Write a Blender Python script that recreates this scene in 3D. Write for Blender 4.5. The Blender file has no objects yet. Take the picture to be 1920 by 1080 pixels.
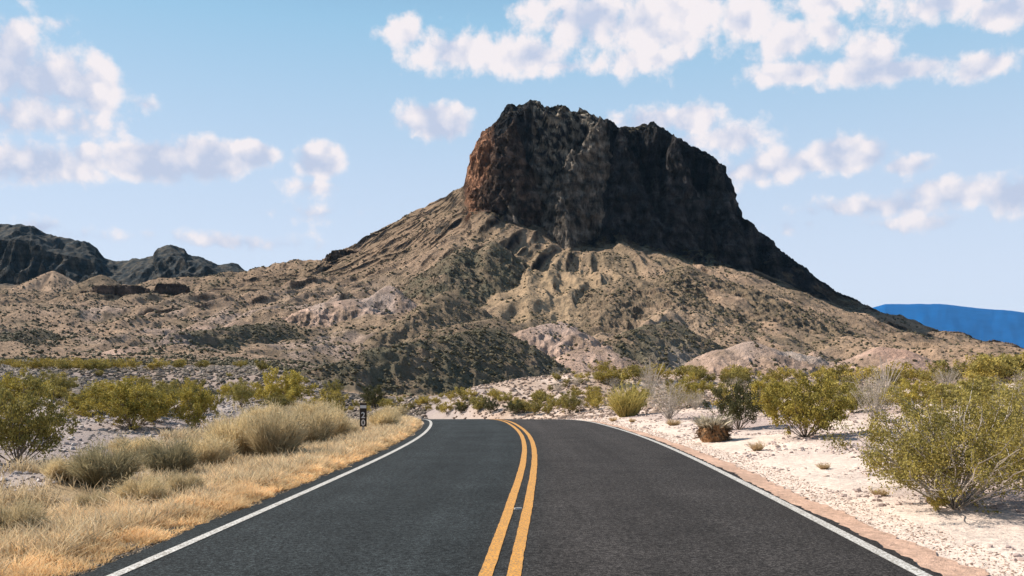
import bpy, math, random
import numpy as np

# ------------------------------------------------------------------ camera, sky, sun, exposure
S = bpy.context.scene
CAM_H, F, CX, HY = 1.75, 1700.0, 960.0, 720.0      # eye height, focal length in photo pixels, centre column, horizon row
cam_d = bpy.data.cameras.new("camera"); cam = bpy.data.objects.new("camera", cam_d)
S.collection.objects.link(cam); S.camera = cam
cam.location = (0, 0, CAM_H); cam.rotation_euler = (math.radians(90), 0, 0)
cam_d.sensor_width = 36; cam_d.lens = 36 * F / 1920; cam_d.shift_y = (HY - 540) / 1920
cam_d.clip_start = 0.05; cam_d.clip_end = 60000
S.view_settings.view_transform = 'Standard'; S.view_settings.look = 'None'
S.view_settings.exposure = 0.58; S.view_settings.gamma = 1.0; S.view_settings.use_curve_mapping = False
SUN_EL = math.radians(40); SUN_OFF = math.radians(17)      # sun comes from the left, a little beyond the subject
sun_dir = (-math.cos(SUN_EL) * math.cos(SUN_OFF), math.cos(SUN_EL) * math.sin(SUN_OFF), math.sin(SUN_EL))
ld = bpy.data.lights.new("sun", 'SUN'); ld.energy = 5.0; ld.angle = math.radians(0.5); ld.color = (1.0, 0.92, 0.82)
sun = bpy.data.objects.new("sun", ld); S.collection.objects.link(sun)
import mathutils
sun.rotation_euler = mathutils.Vector(sun_dir).to_track_quat('Z', 'Y').to_euler()

def clouds_list():
    # centre column, centre row, half width, half height, weight (world directions given as photo angles)
    return [(20,110,70,95,1),(95,150,130,62,1),(60,215,180,45,.8),(185,165,52,62,1),(120,48,34,22,.45),(272,200,40,20,.55),
     (60,305,150,44,1.1),(165,292,44,32,.9),(290,302,100,46,1.45),(390,298,90,44,1.45),(475,290,62,30,1.2),(600,302,56,40,1.3),
     (590,350,80,22,.55),(815,228,86,44,1.4),(760,60,48,42,1),(850,95,118,52,1),(980,105,125,46,1),(1100,35,150,82,1),
     (1250,40,170,85,1),(1400,35,85,60,.95),(1220,110,170,40,.72),(1050,125,120,25,.6),(1480,75,76,44,1),(1550,62,44,38,1),(1640,105,64,50,1),
     (1480,138,110,28,1),(1660,135,170,32,1),(1840,122,70,30,1),(1550,5,130,42,.8),(1760,5,150,42,.9),(1890,20,90,36,1),
     (1220,225,84,34,.95),(1300,222,64,36,1),(1370,262,92,38,.85),(1280,268,140,30,.5),(1590,288,96,42,1.25),(1520,305,95,30,.9),(1700,308,62,24,.85),
     (1430,318,170,36,.75),(1780,362,120,34,.85),(1900,365,66,42,.95),(1640,388,210,28,.75),(80,425,50,20,.7),(430,452,190,22,.6),
     (590,395,90,18,.35),(1480,420,110,24,.35),(1700,420,220,20,.45),(150,440,120,18,.4),(1450,300,120,40,.6)]

W = bpy.data.worlds.new("World"); S.world = W; W.use_nodes = True
nt = W.node_tree; nt.nodes.clear()
def N(t, **k):
    n = nt.nodes.new(t)
    for a, b in k.items(): setattr(n, a, b)
    return n
def L(a, b): nt.links.new(a, b)
def M_(op, a, b=None, c=None, clamp=False):
    n = N('ShaderNodeMath', operation=op, use_clamp=clamp)
    for i, v in enumerate((a, b, c)):
        if v is None: continue
        if isinstance(v, (int, float)): n.inputs[i].default_value = v
        else: L(v, n.inputs[i])
    return n.outputs[0]
tc = N('ShaderNodeTexCoord'); sp = N('ShaderNodeSeparateXYZ'); L(tc.outputs['Generated'], sp.inputs[0])
az = M_('ARCTAN2', sp.outputs[0], sp.outputs[1]); el = M_('ARCSINE', sp.outputs[2])
uv = N('ShaderNodeCombineXYZ'); L(az, uv.inputs[0]); L(el, uv.inputs[1])
nz = N('ShaderNodeTexNoise', noise_dimensions='3D'); nz.inputs['Scale'].default_value = 20; nz.inputs['Detail'].default_value = 8; nz.inputs['Roughness'].default_value = .6
L(uv.outputs[0], nz.inputs['Vector'])
nzb = N('ShaderNodeTexVoronoi', feature='SMOOTH_F1'); nzb.inputs['Scale'].default_value = 48; nzb.inputs['Smoothness'].default_value = .6
wv = N('ShaderNodeVectorMath', operation='MULTIPLY_ADD'); L(nz.outputs['Color'], wv.inputs[0]); wv.inputs[1].default_value = (.03, .03, .0); L(uv.outputs[0], wv.inputs[2]); L(wv.outputs[0], nzb.inputs['Vector'])
wv2 = N('ShaderNodeVectorMath', operation='MULTIPLY_ADD'); L(nz.outputs['Color'], wv2.inputs[0]); wv2.inputs[1].default_value = (.020, .012, .0); wv2.inputs[2].default_value = (-.010, -.006, 0)
wuv = N('ShaderNodeVectorMath', operation='ADD'); L(uv.outputs[0], wuv.inputs[0]); L(wv2.outputs[0], wuv.inputs[1])
nzf = N('ShaderNodeTexNoise'); nzf.inputs['Scale'].default_value = 70; nzf.inputs['Detail'].default_value = 6; nzf.inputs['Roughness'].default_value = .62; L(wuv.outputs[0], nzf.inputs['Vector'])
field = None; field2 = None
for (cx, cy, rx, ry, w) in clouds_list():
    u0 = math.atan((cx - CX) / F); v0 = math.atan((HY - cy) / F * math.cos(u0))
    su, sv = F / rx * math.cos(u0) ** -1 * .97, F / ry
    ma = N('ShaderNodeVectorMath', operation='MULTIPLY_ADD'); L(wuv.outputs[0], ma.inputs[0]); ma.inputs[1].default_value = (su, sv, 0); ma.inputs[2].default_value = (-u0 * su, -v0 * sv, 0)
    ln = N('ShaderNodeVectorMath', operation='LENGTH'); L(ma.outputs[0], ln.inputs[0])
    f = M_('MULTIPLY_ADD', ln.outputs['Value'], -w, w)
    vy = N('ShaderNodeSeparateXYZ'); L(ma.outputs[0], vy.inputs[0]); f2 = M_('MULTIPLY_ADD', vy.outputs[1], .4, f)
    field = f if field is None else M_('SMOOTH_MAX', field, f, .12)
    field2 = f2 if field2 is None else M_('SMOOTH_MAX', field2, f2, .12)
hgt = M_('SUBTRACT', field2, field)          # >0 towards a cloud's top, <0 towards its base
base = M_('ADD', M_('MULTIPLY_ADD', nz.outputs[0], 1.5, -.80), M_('MULTIPLY_ADD', nzf.outputs[0], .8, -.40))
puff = M_('MULTIPLY_ADD', nzb.outputs['Distance'], -.50, .25)
dens = M_('ADD', M_('ADD', M_('ADD', field, base), puff), M_('MULTIPLY', M_('MINIMUM', hgt, 0), .35))
mr = N('ShaderNodeMapRange', interpolation_type='SMOOTHSTEP'); L(dens, mr.inputs[0]); mr.inputs[1].default_value = -.03; mr.inputs[2].default_value = .52
mr.inputs[4].default_value = .97
# pale veil near the horizon
veil = N('ShaderNodeTexNoise'); veil.inputs['Scale'].default_value = 5; veil.inputs['Detail'].default_value = 5
vm = N('ShaderNodeVectorMath', operation='MULTIPLY'); L(uv.outputs[0], vm.inputs[0]); vm.inputs[1].default_value = (1, 5, 1); L(vm.outputs[0], veil.inputs['Vector'])
# sky: clear-sky model tinted towards the photographed gradient
sky = N('ShaderNodeTexSky', sky_type='NISHITA'); sky.sun_disc = False
sky.sun_elevation = SUN_EL; sky.sun_rotation = math.atan2(sun_dir[0], sun_dir[1]); sky.altitude = 700
ramp = N('ShaderNodeValToRGB'); L(M_('DIVIDE', el, math.pi / 2, clamp=True), ramp.inputs[0])
cr = ramp.color_ramp; cr.elements[0].position = 0; cr.elements[0].color = (.65, .67, .76, 1)
cr.elements[1].position = 1; cr.elements[1].color = (.02, .06, .14, 1)
for p, c in ((.06, (.59, .635, .745)), (.14, (.46, .56, .70)), (.24, (.265, .46, .63)), (.31, (.13, .28, .46)), (.42, (.05, .13, .25))):
    e = cr.elements.new(p); e.color = (*c, 1)
g10 = N('ShaderNodeVectorMath', operation='SCALE'); L(ramp.outputs[0], g10.inputs[0]); g10.inputs['Scale'].default_value = 10
mx = N('ShaderNodeMix', data_type='RGBA'); mx.inputs[0].default_value = .88; L(sky.outputs[0], mx.inputs[6]); L(g10.outputs[0], mx.inputs[7])
# cloud colour: warm white with lavender hollows
cc = N('ShaderNodeMix', data_type='RGBA'); cc.inputs[6].default_value = (4.3, 4.75, 6.0, 1); cc.inputs[7].default_value = (7.35, 6.8, 6.9, 1)
sh = N('ShaderNodeMapRange'); L(M_('ADD', M_('ADD', M_('MULTIPLY', hgt, 1.0), M_('MULTIPLY_ADD', nz.outputs[0], 1.6, -.8)), M_('ADD', M_('MULTIPLY_ADD', nzb.outputs['Distance'], -1.5, .5), M_('MULTIPLY_ADD', nzf.outputs[0], 1.0, -.5))), sh.inputs[0]); sh.inputs[1].default_value = -.55; sh.inputs[2].default_value = .30
L(sh.outputs[0], cc.inputs[0])
cm = N('ShaderNodeMix', data_type='RGBA'); L(mr.outputs[0], cm.inputs[0]); L(mx.outputs[2], cm.inputs[6]); L(cc.outputs[2], cm.inputs[7])
bg = N('ShaderNodeBackground'); bg.inputs[1].default_value = .088; L(cm.outputs[2], bg.inputs[0])
out = N('ShaderNodeOutputWorld'); L(bg.outputs[0], out.inputs[0])

# ------------------------------------------------------------------ numpy noise
def hsh(ix, iy, seed):
    h = (ix.astype(np.int64) * 374761393 + iy.astype(np.int64) * 668265263 + seed * 974634777) & 0xffffffff
    h = ((h ^ (h >> 13)) * 1274126177) & 0xffffffff
    return (h ^ (h >> 16)) & 0xffffffff
def perlin(x, y, seed=0):
    x = np.asarray(x, float); y = np.asarray(y, float)
    x0 = np.floor(x); y0 = np.floor(y); fx = x - x0; fy = y - y0
    ux = fx * fx * fx * (fx * (fx * 6 - 15) + 10); uy = fy * fy * fy * (fy * (fy * 6 - 15) + 10)
    def g(ix, iy, dx, dy):
        a = hsh(ix, iy, seed) * (2 * math.pi / 4294967296.0)
        return np.cos(a) * dx + np.sin(a) * dy
    a = g(x0, y0, fx, fy); b = g(x0 + 1, y0, fx - 1, fy); c = g(x0, y0 + 1, fx, fy - 1); d = g(x0 + 1, y0 + 1, fx - 1, fy - 1)
    return (a + (b - a) * ux + (c - a) * uy + (a - b - c + d) * ux * uy) * 1.5
def fbm(x, y, s, oct=4, seed=0, rough=.5):
    t = 0; a = 1; f = 1.0 / s
    for i in range(oct):
        t = t + a * perlin(x * f, y * f, seed + i * 17); a *= rough; f *= 2.03
    return t
def ridged(x, y, s, oct=4, seed=0, rough=.5):
    t = 0; a = 1; f = 1.0 / s
    for i in range(oct):
        t = t + a * (1 - 2 * np.abs(perlin(x * f, y * f, seed + i * 31))); a *= rough; f *= 2.1
    return t
def sst(a, b, x):
    t = np.clip((x - a) / (b - a), 0, 1); return t * t * (3 - 2 * t)
def ip(x, pts): return np.interp(x, [p[0] for p in pts], [p[1] for p in pts])

# ------------------------------------------------------------------ road line
YC = np.array([-60, -20, 0, 8.26, 12.7, 21, 28, 33, 41, 48, 60, 75, 90, 110, 130.])
XCp = np.array([-3.2, -1.4, -.48, -.11, .10, .43, .52, .42, -.05, -.95, -4, -10, -18, -32, -50.])
_yy = np.linspace(-60, 130, 761); _xx = np.interp(_yy, YC, XCp)
for _ in range(3): _xx = np.convolve(np.pad(_xx, 12, 'reflect', reflect_type='odd'), np.ones(25) / 25, 'same')[12:-12]
def xc(y): return np.interp(y, _yy, _xx)
def xslope(y): return (xc(y + .5) - xc(y - .5))
def road_s(x, y): return (x - xc(y)) / np.sqrt(1 + xslope(y) ** 2)
def zroad(y):
    q = np.clip(y - 40, 0, 22); z = -.002 * q * q
    return z - .088 * np.clip(y - 62, 0, 40) * np.exp(-np.clip(y - 62, 0, 200) / 26.0)

# ------------------------------------------------------------------ terrain
SIL = [(-300,560),(0,560),(300,545),(440,530),(480,524),(500,523),(520,515),(545,507),(600,497),(625,487),(640,484),(660,478),(680,468),(700,455),(740,430),(780,403),(820,375),(850,354),(872,345),
 (879,322),(884,290),(905,258),(930,230),(955,203),(975,195),(1000,193),(1015,200),(1060,204),(1090,213),(1110,225),(1140,226),(1160,238),(1185,240),
 (1215,238),(1240,250),(1275,268),(1310,283),(1335,297),(1352,312),(1364,335),(1374,350),(1382,378),(1394,408),(1420,430),(1445,455),(1455,470),(1480,490),
 (1530,520),(1570,545),(1620,570),(1650,582),(1750,618),(1860,650),(1920,660),(2100,690),(2400,715)]
DS = [(-300,1000),(460,1000),(600,960),(880,880),(1000,890),(1300,900),(1400,900),(1650,880),(1920,850),(2400,830)]
BD = [(-300,950),(460,950),(600,915),(780,870),(870,852),(885,838),(905,826),(930,820),(955,822),(985,836),(1005,832),(1025,812),(1050,795),(1072,797),(1095,822),(1130,838),(1170,848),(1250,852),(1330,860),(1390,874),(1420,878),(1650,860),(1920,830),(2400,800)]
BY = [(-300,572),(300,560),(480,530),(520,528),(600,512),(680,486),(780,425),(870,366),(885,348),(930,350),(960,370),(1000,398),(1050,440),(1075,448),(1100,436),(1170,424),(1250,446),(1330,468),(1380,488),(1400,498),(1450,525),(1530,560),(1600,588),(1650,604),(1800,650),(1920,676),(2400,722)]
TD = [(-300,22),(840,22),(885,20),(930,22),(985,22),(1010,50),(1075,60),(1110,36),(1130,22),(1390,20),(2400,20)]      # depth of the cliff face
TY = [(-300,3),(860,3),(885,8),(930,14),(1000,14),(1060,22),(1110,20),(1160,10),(1330,8),(1390,6),(1450,4),(2400,3)]
MESA = [(-300,430),(0,422),(60,427),(78,438),(115,455),(135,457),(165,462),(180,470),(195,485),(215,493),(245,492),(290,482),(296,470),(318,465),(343,470),(350,480),(375,485),(410,500),(445,504),(462,516),(475,560),(520,600),(1600,640),(1700,700),(2400,725)]
def zof(d, y): return CAM_H + (HY - y) / F * d
def K(x, D0, y0): return np.full_like(x, D0), y0
def main_lines(x):
    s = ip(x, SIL); ds = ip(x, DS); bd = ip(x, BD); by = np.maximum(ip(x, BY), s + 6); td = ip(x, TD); ty = ip(x, TY)
    left = sst(520, 430, x)
    L_ = [K(x, 110., ip(x, [(-300,698),(560,700),(700,762),(1000,775),(1100,745),(1300,728),(2400,728)])),
      K(x, 250., ip(x, [(-300,683),(500,688),(640,738),(760,748),(1000,748),(1200,735),(2400,728)])),
      K(x, 420., ip(x, [(-300,672),(300,674),(560,690),(700,705),(960,716),(1200,712),(1500,712),(2400,722)])),
      K(x, 560., ip(x, [(-300,640),(0,638),(300,636),(500,630),(600,620),(700,622),(1060,628),(1250,640),(1400,640),(1650,672),(1920,700),(2400,722)])),
      K(x, 700., ip(x, [(-300,604),(300,600),(500,588),(600,572),(700,556),(850,520),(1060,525),(1250,530),(1400,556),(1530,592),(1650,634),(1920,690),(2400,722)])),
      (bd, by), (bd + td, s + ty), (ds, s),
      (ds + 40, s + 12 + 60 * (1 - left)), (ds + 160, np.where(x < 475, 552, s + 200)),
      K(x, 1330., ip(x, [(-300,540),(0,540),(460,540),(520,600),(1650,700),(2400,725)])),
      K(x, 1375., ip(x, MESA) + ip(x, [(-300,40),(200,28),(300,20),(460,8),(520,3)])),
      K(x, 1470., ip(x, MESA)), K(x, 1700., ip(x, MESA) + 20), K(x, 2300., np.full_like(x, 700.)), K(x, 4000., np.full_like(x, 716.))]
    return L_
def main_z(x, D, step):
    # step: warp offset in metres added to the depth lookup
    Ls = main_lines(x); z = None; d = D + step
    for k in range(len(Ls) - 1):
        (d0, y0), (d1, y1) = Ls[k], Ls[k + 1]
        z0 = zof(d0, y0); z1 = zof(d1, y1)
        if z is None: z = z0
        z = z + (z1 - z0) * np.clip((d - d0) / (d1 - d0), 0, 1)
    return z

# ridges: crest points (column, depth, row), front/side slope, crest radius, colour
TAN = (.375,.26,.178); OLV = (.195,.145,.095); PNK = (.46,.32,.245); DRK = (.12,.105,.07); GRY = (.13,.12,.105); SND = (.46,.36,.27)  # DRK: dark scrub cover plus the shade of the hollows painted in
RIDGES = [
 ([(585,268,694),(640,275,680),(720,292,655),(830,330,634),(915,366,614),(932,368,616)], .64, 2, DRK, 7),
 ([(560,285,712),(640,290,700),(700,285,712)], .35, 4, PNK, 4),
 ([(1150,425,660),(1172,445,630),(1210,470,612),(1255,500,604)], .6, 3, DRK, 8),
 ([(1325,320,682),(1360,326,655),(1405,330,640),(1455,332,660),(1520,330,668),(1600,320,690)], .5, 3, PNK, 12),
 ([(1600,400,676),(1650,404,650),(1690,400,655),(1740,395,684)], .55, 3, PNK, 11),
 ([(1690,350,672),(1740,350,678),(1800,345,700)], .5, 3, PNK, 5),
 ([(960,430,640),(1000,436,612),(1050,440,603),(1090,432,640)], .6, 3, PNK, 12),
 ([(1060,400,668),(1085,402,655),(1120,405,650),(1160,405,668)], .5, 3, PNK, 6),
 ([(700,470,640),(780,515,590),(838,570,546)], .62, 3, OLV, 8),
 ([(780,420,640),(860,450,608),(930,485,596)], .5, 4, OLV, 8),
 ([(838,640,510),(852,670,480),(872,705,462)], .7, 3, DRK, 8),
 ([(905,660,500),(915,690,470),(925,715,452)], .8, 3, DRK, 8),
 ([(1120,640,548),(1180,650,520),(1260,640,545),(1330,600,600)], .45, 6, OLV, 10),
 ([(1290,700,500),(1360,690,530),(1450,640,590),(1560,600,640)], .45, 6, OLV, 10),
 ([(560,560,600),(600,570,570),(660,580,560),(700,560,590)], .55, 3, PNK, 13),
 ([(690,600,560),(730,610,535),(750,600,560)], .8, 3, PNK, 6),
 ([(470,520,630),(520,540,600),(600,520,625)], .5, 4, OLV, 8),
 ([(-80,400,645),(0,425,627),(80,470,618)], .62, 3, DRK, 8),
 ([(180,380,668),(240,385,650),(300,390,652)], .4, 4, PNK, 6),
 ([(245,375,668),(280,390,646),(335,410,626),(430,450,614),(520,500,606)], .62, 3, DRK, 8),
 ([(250,560,612),(330,570,598),(420,560,610)], .5, 4, OLV, 8),
 ([(350,480,618),(380,490,603),(400,480,620)], .6, 3, PNK, 5),
 ([(420,500,618),(450,510,600),(475,500,620)], .6, 3, PNK, 5),
 ([(0,620,590),(60,630,575),(120,620,592)], .5, 4, TAN, 6),
 ([(60,1180,533),(100,1190,508),(140,1180,533)], .6, 4, TAN, 6),
 ([(160,1150,528),(190,1160,515),(210,1150,530)], .6, 4, OLV, 6),
]
CRG = (.25,.21,.17)  # light-coloured crag rock, brightened to paint sunlight onto the spur
NCRAG = len(RIDGES)
RIDGES += [
 ([(1122,842,222),(1098,830,262),(1066,816,300),(1040,806,335),(1052,794,375),(1060,782,415),(1068,772,456)], 3.4, 2, CRG, 30),
 ([(1010,838,285),(985,822,310),(962,806,348),(958,794,382),(964,788,412)], 3.4, 2, CRG, 24),
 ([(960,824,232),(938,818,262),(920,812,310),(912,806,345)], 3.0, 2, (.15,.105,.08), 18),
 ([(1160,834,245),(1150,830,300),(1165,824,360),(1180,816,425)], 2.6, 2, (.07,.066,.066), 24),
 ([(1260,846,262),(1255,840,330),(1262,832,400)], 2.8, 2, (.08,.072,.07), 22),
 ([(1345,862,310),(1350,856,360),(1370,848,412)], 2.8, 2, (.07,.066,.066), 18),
 ([(828,800,424),(880,806,398),(936,812,378)], 1.3, 2, (.15,.135,.115), 5),
]
# table rocks: centre column, depth, half width, half depth (m), top row, steepness
TABLES = [(228,800,22,13,537,1.0),(172,800,8,7,546,1.0),(325,850,13,9,533,1.0),(420,820,10,8,542,.9),(513,820,14,8,541,.9),(380,960,26,9,533,.8),
          (650,905,17,10,471,.8),(632,900,9,9,480,.8),(495,970,10,8,522,.8),(540,940,14,9,508,.8)]
def seg_dist(px, py, a, b):
    ax, ay, az_ = a; bx, by_, bz = b; dx = bx - ax; dy = by_ - ay; L2 = dx * dx + dy * dy
    t = np.clip(((px - ax) * dx + (py - ay) * dy) / L2, 0, 1)
    return np.hypot(px - ax - t * dx, py - ay - t * dy), az_ + t * (bz - az_)
def W3(x, d, y): return ((x - CX) / F * d, d, zof(d, y))

def terrain(X, Y, col=False):
    X = np.asarray(X, float); Y = np.asarray(Y, float)
    R = np.hypot(X, Y); A = np.arctan2(X, Y); Ac = np.clip(A, -.66, .66)
    x = CX + F * np.tan(Ac); D = R * np.cos(Ac)
    off = np.abs(A) - np.abs(Ac)                       # how far out of the photographed sector
    keep = 1 - .93 * sst(0., .9, off)
    wx = R * np.sin(Ac); wy = D
    # ---- far terrain
    big = sst(300, 600, D)
    flank = sst(1660, 1560, x) * sst(1380, 1400, x) * .55 * sst(770, 800, D) * sst(1010, 960, D)
    capm = sst(862, 885, x) * sst(1420, 1385, x) * sst(770, 800, D) * sst(1010, 960, D)
    warp = fbm(wx, wy, 60, 3, 1) * 10 * big + capm * (fbm(wx, wy * .5, 40, 2, 4) * 14 + fbm(wx, wy * .6, 17, 3, 5, .6) * 9 + ridged(wx, wy * .4, 9, 2, 8) * 2.6)
    capm = np.maximum(capm, flank)
    mesam = sst(1250, 1330, D) * sst(520, 470, x)
    warp = warp + mesam * (ridged(wx, wy * .5, 60, 3, 9) * 14)
    xw = x + fbm(wx, wy, 45, 3, 3) * 5 * sst(500, 800, D)
    z = main_z(xw, D, warp)
    # gullies running down from the summit
    sx, sy = 70., 880.; th = np.arctan2(wx - sx, -(wy - sy)); rr = np.hypot(wx - sx, wy - sy)
    gm = sst(60, 160, rr) * sst(700, 350, rr) * (1 - capm) * sst(300, 420, D)
    thw = th + fbm(wx, wy, 120, 2, 21) * .05
    g = (ridged(thw * 5 + 1, rr / 190, 1.0, 3, 40, .5) - .4) * 6.0 + (ridged(thw * 11 + 3, rr / 110, 1.0, 3, 44) - .4) * 1.5
    z = z + gm * g * np.clip(rr / 220, .4, 1.2)
    roll = sst(260, 420, D) * (1 - capm)
    leftm = sst(640, 480, x) * sst(380, 500, D)
    z = z + roll * (fbm(wx, wy, 110, 4, 50) * 4 + ridged(wx + 30, wy * .8, 46, 3, 55, .5) * 1.9 + fbm(wx, wy, 7, 3, 58) * .5) + leftm * (ridged(wx, wy, 75, 4, 60) * 3.4) * sst(1300, 1150, D)
    # crags on the cap
    cr_ = ridged(wx, wy, 16, 4, 70, .6); zr = capm * sst(95, 140, z)
    z = z + zr * (cr_ * 1.1 - 1.0) * (1 + .9 * sst(1135, 1110, x) * sst(990, 1010, x))
    z = z + mesam * (ridged(wx, wy, 30, 3, 75) * 1.2)
    # stepped strata on the steep faces
    tag_ = np.full(X.shape, -1)
    nw = fbm(wx, wy, 16, 4, 80, .55); ng = ridged(wx, wy, 9, 3, 84)
    for i, (pts, sl, rad, c, nz_) in enumerate(RIDGES):
        P = [W3(*p) for p in pts]
        x0 = min(p[0] for p in P) - 95; x1 = max(p[0] for p in P) + 95; y0 = min(p[1] for p in P) - 95; y1 = max(p[1] for p in P) + 95
        m = (wx > x0) & (wx < x1) & (wy > y0) & (wy < y1)
        if not m.any(): continue
        qx = wx[m]; qy = wy[m]; best = np.full(qx.shape, -1e9)
        for a, b in zip(P[:-1], P[1:]):
            d, zc = seg_dist(qx, qy, a, b)
            zz = zc - sl * (np.sqrt((d + 0) ** 2 + rad * rad) - rad) * (1 + .0 * d)
            best = np.maximum(best, zz)
        dist_n = np.clip((best.max() - best) / 14, 0, 1) if sl < 1 else 1.0
        best = best + nw[m] * .13 * nz_ * dist_n + (ng[m] - .6) * .16 * nz_ * dist_n
        zm = z[m]; t = tag_[m]; up = best > zm; t[up] = i; tag_[m] = t
        k = 1.2; h = np.clip(.5 + .5 * (best - zm) / k, 0, 1)
        z[m] = zm * (1 - h) + best * h + k * h * (1 - h) * .5
    for i, (cx, d, hw, hd, ty, st) in enumerate(TABLES):
        px, py, pz = W3(cx, d, ty)
        m = (np.abs(wx - px) < hw * 2.6) & (np.abs(wy - py) < hw * 2.6)
        if not m.any(): continue
        q = (np.abs((wx[m] - px) / hw) ** 3 + np.abs((wy[m] - py) / hd) ** 3) ** (1 / 3.) + nw[m] * .30 + ng[m] * .10
        zm = z[m]; foot = zm
        prof = sst(1.25, .95, q) * .58 + sst(2.5, 1.0, q) * .42
        z[m] = np.maximum(foot, foot + (pz - foot) * prof + nw[m] * .6 * prof)
        t = tag_[m]; t[(prof > .44) & (prof < .985)] = 100 + i; tag_[m] = t
    # dark slab outcrop below the cliff
    zfar = CAM_H - 3 + (z - (CAM_H - 3)) * keep
    # ---- near terrain
    s = road_s(X, Y); zr_ = zroad(Y)
    a = np.abs(s)
    rgt = sst(4.6, 9, s) ; lft = sst(-4.4, -9, s)
    xr = .085 * np.clip(s - 5, 0, 30) * sst(8, 30, Y + 6)
    xr = np.minimum(xr, 2.5) * np.maximum(sst(650, 900, x), sst(75, 50, D))
    zl = .028 * np.clip(D - 12, 0, 400) * sst(690, 520, x) * np.maximum(sst(-4.5, -14, s), sst(5, 16, s) * sst(72, 92, D))
    zc = zr_ * (1 - .6 * np.clip(rgt + lft, 0, 1) * sst(0, 8, a - 5))
    near = zc + xr + zl
    near = near + (fbm(X, Y, 9, 4, 90) * .22 + fbm(X, Y, 2.2, 3, 95) * .05) * sst(5, 9, a) + fbm(X, Y, .5, 2, 97) * .012 * sst(4.6, 5.5, a)
    near = near - .16 * np.exp(-((s + 6.6) / .9) ** 2) - .03 * sst(3.9, 4.4, -s)
    near = (zr_ - .06) + (near - zr_ + .06) * np.where(s > 0, sst(4.35, 5.3, s), sst(3.95, 4.7, -s))
    # sandy bank on the right, crest about ninety metres away
    if True:
        P = [W3(*p) for p in [(880,80,790),(915,84,762),(940,87,745),(985,89,730),(1040,91,711),(1085,93,702),(1180,95,701),(1300,97,703),(1450,98,709),(1650,97,712),(1950,92,712),(2500,80,712)]]
        bank = np.full(X.shape, -1e9)
        for p, q in zip(P[:-1], P[1:]):
            d, zc_ = seg_dist(X, Y, p, q)
            behind = sst(0, 20, Y - p[1])
            bank = np.maximum(bank, zc_ - .16 * np.clip(d - 1.5, 0, 500) * (1 + .3 * behind))
        bank = bank + fbm(X, Y, 12, 4, 99) * .35 + ridged(X, Y, 6, 3, 101) * .08
        k = .5; h = np.clip(.5 + .5 * (bank - near) / k, 0, 1) * sst(5.2, 8, a) * sst(800, 900, x)
        near = near * (1 - h) + np.maximum(bank, near) * h
    w = sst(105, 150, D)
    w = np.maximum(w, 0)
    farz = zfar
    z = near * (1 - w) + farz * w
    if not col: return z
    return z, tag_, x, D, capm, mesam, s

def ray_ground(px, py):
    """ground point seen along a direction"""
    t = 3.0; a = (px - CX) / F; e = (HY - py) / F
    Ys = np.exp(np.linspace(math.log(3), math.log(1200), 3000))
    h = terrain(a * Ys, Ys) - (CAM_H + e * Ys)
    i = int(np.argmax(h > 0)) if (h > 0).any() else 2000
    return a * Ys[i], float(Ys[i])

# ------------------------------------------------------------------ mesh helpers
COL = S.collection
def mesh_np(name, V, faces, nper, mat, colors=None, smooth=False, parent=None, attr='Col'):
    me = bpy.data.meshes.new(name)
    V = np.ascontiguousarray(V, dtype=np.float32); faces = np.ascontiguousarray(faces, dtype=np.int32)
    nf = len(faces)
    me.vertices.add(len(V)); me.vertices.foreach_set('co', V.ravel())
    me.loops.add(nf * nper); me.loops.foreach_set('vertex_index', faces.ravel())
    me.polygons.add(nf); me.polygons.foreach_set('loop_start', np.arange(0, nf * nper, nper, dtype=np.int32))
    me.polygons.foreach_set('loop_total', np.full(nf, nper, dtype=np.int32))
    me.polygons.foreach_set('use_smooth', np.full(nf, smooth))
    me.update(calc_edges=True); me.validate()
    if colors is not None:
        ca = me.color_attributes.new(attr, 'FLOAT_COLOR', 'POINT')
        c4 = np.ones((len(V), 4), np.float32); c4[:, :3] = colors; ca.data.foreach_set('color', c4.ravel())
    me.materials.append(mat)
    o = bpy.data.objects.new(name, me); COL.objects.link(o)
    if parent: o.parent = parent
    return o
def tag(o, label=None, cat=None, group=None, kind=None):
    if label: o['label'] = label
    if cat: o['category'] = cat
    if group: o['group'] = group
    if kind: o['kind'] = kind
    return o

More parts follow.
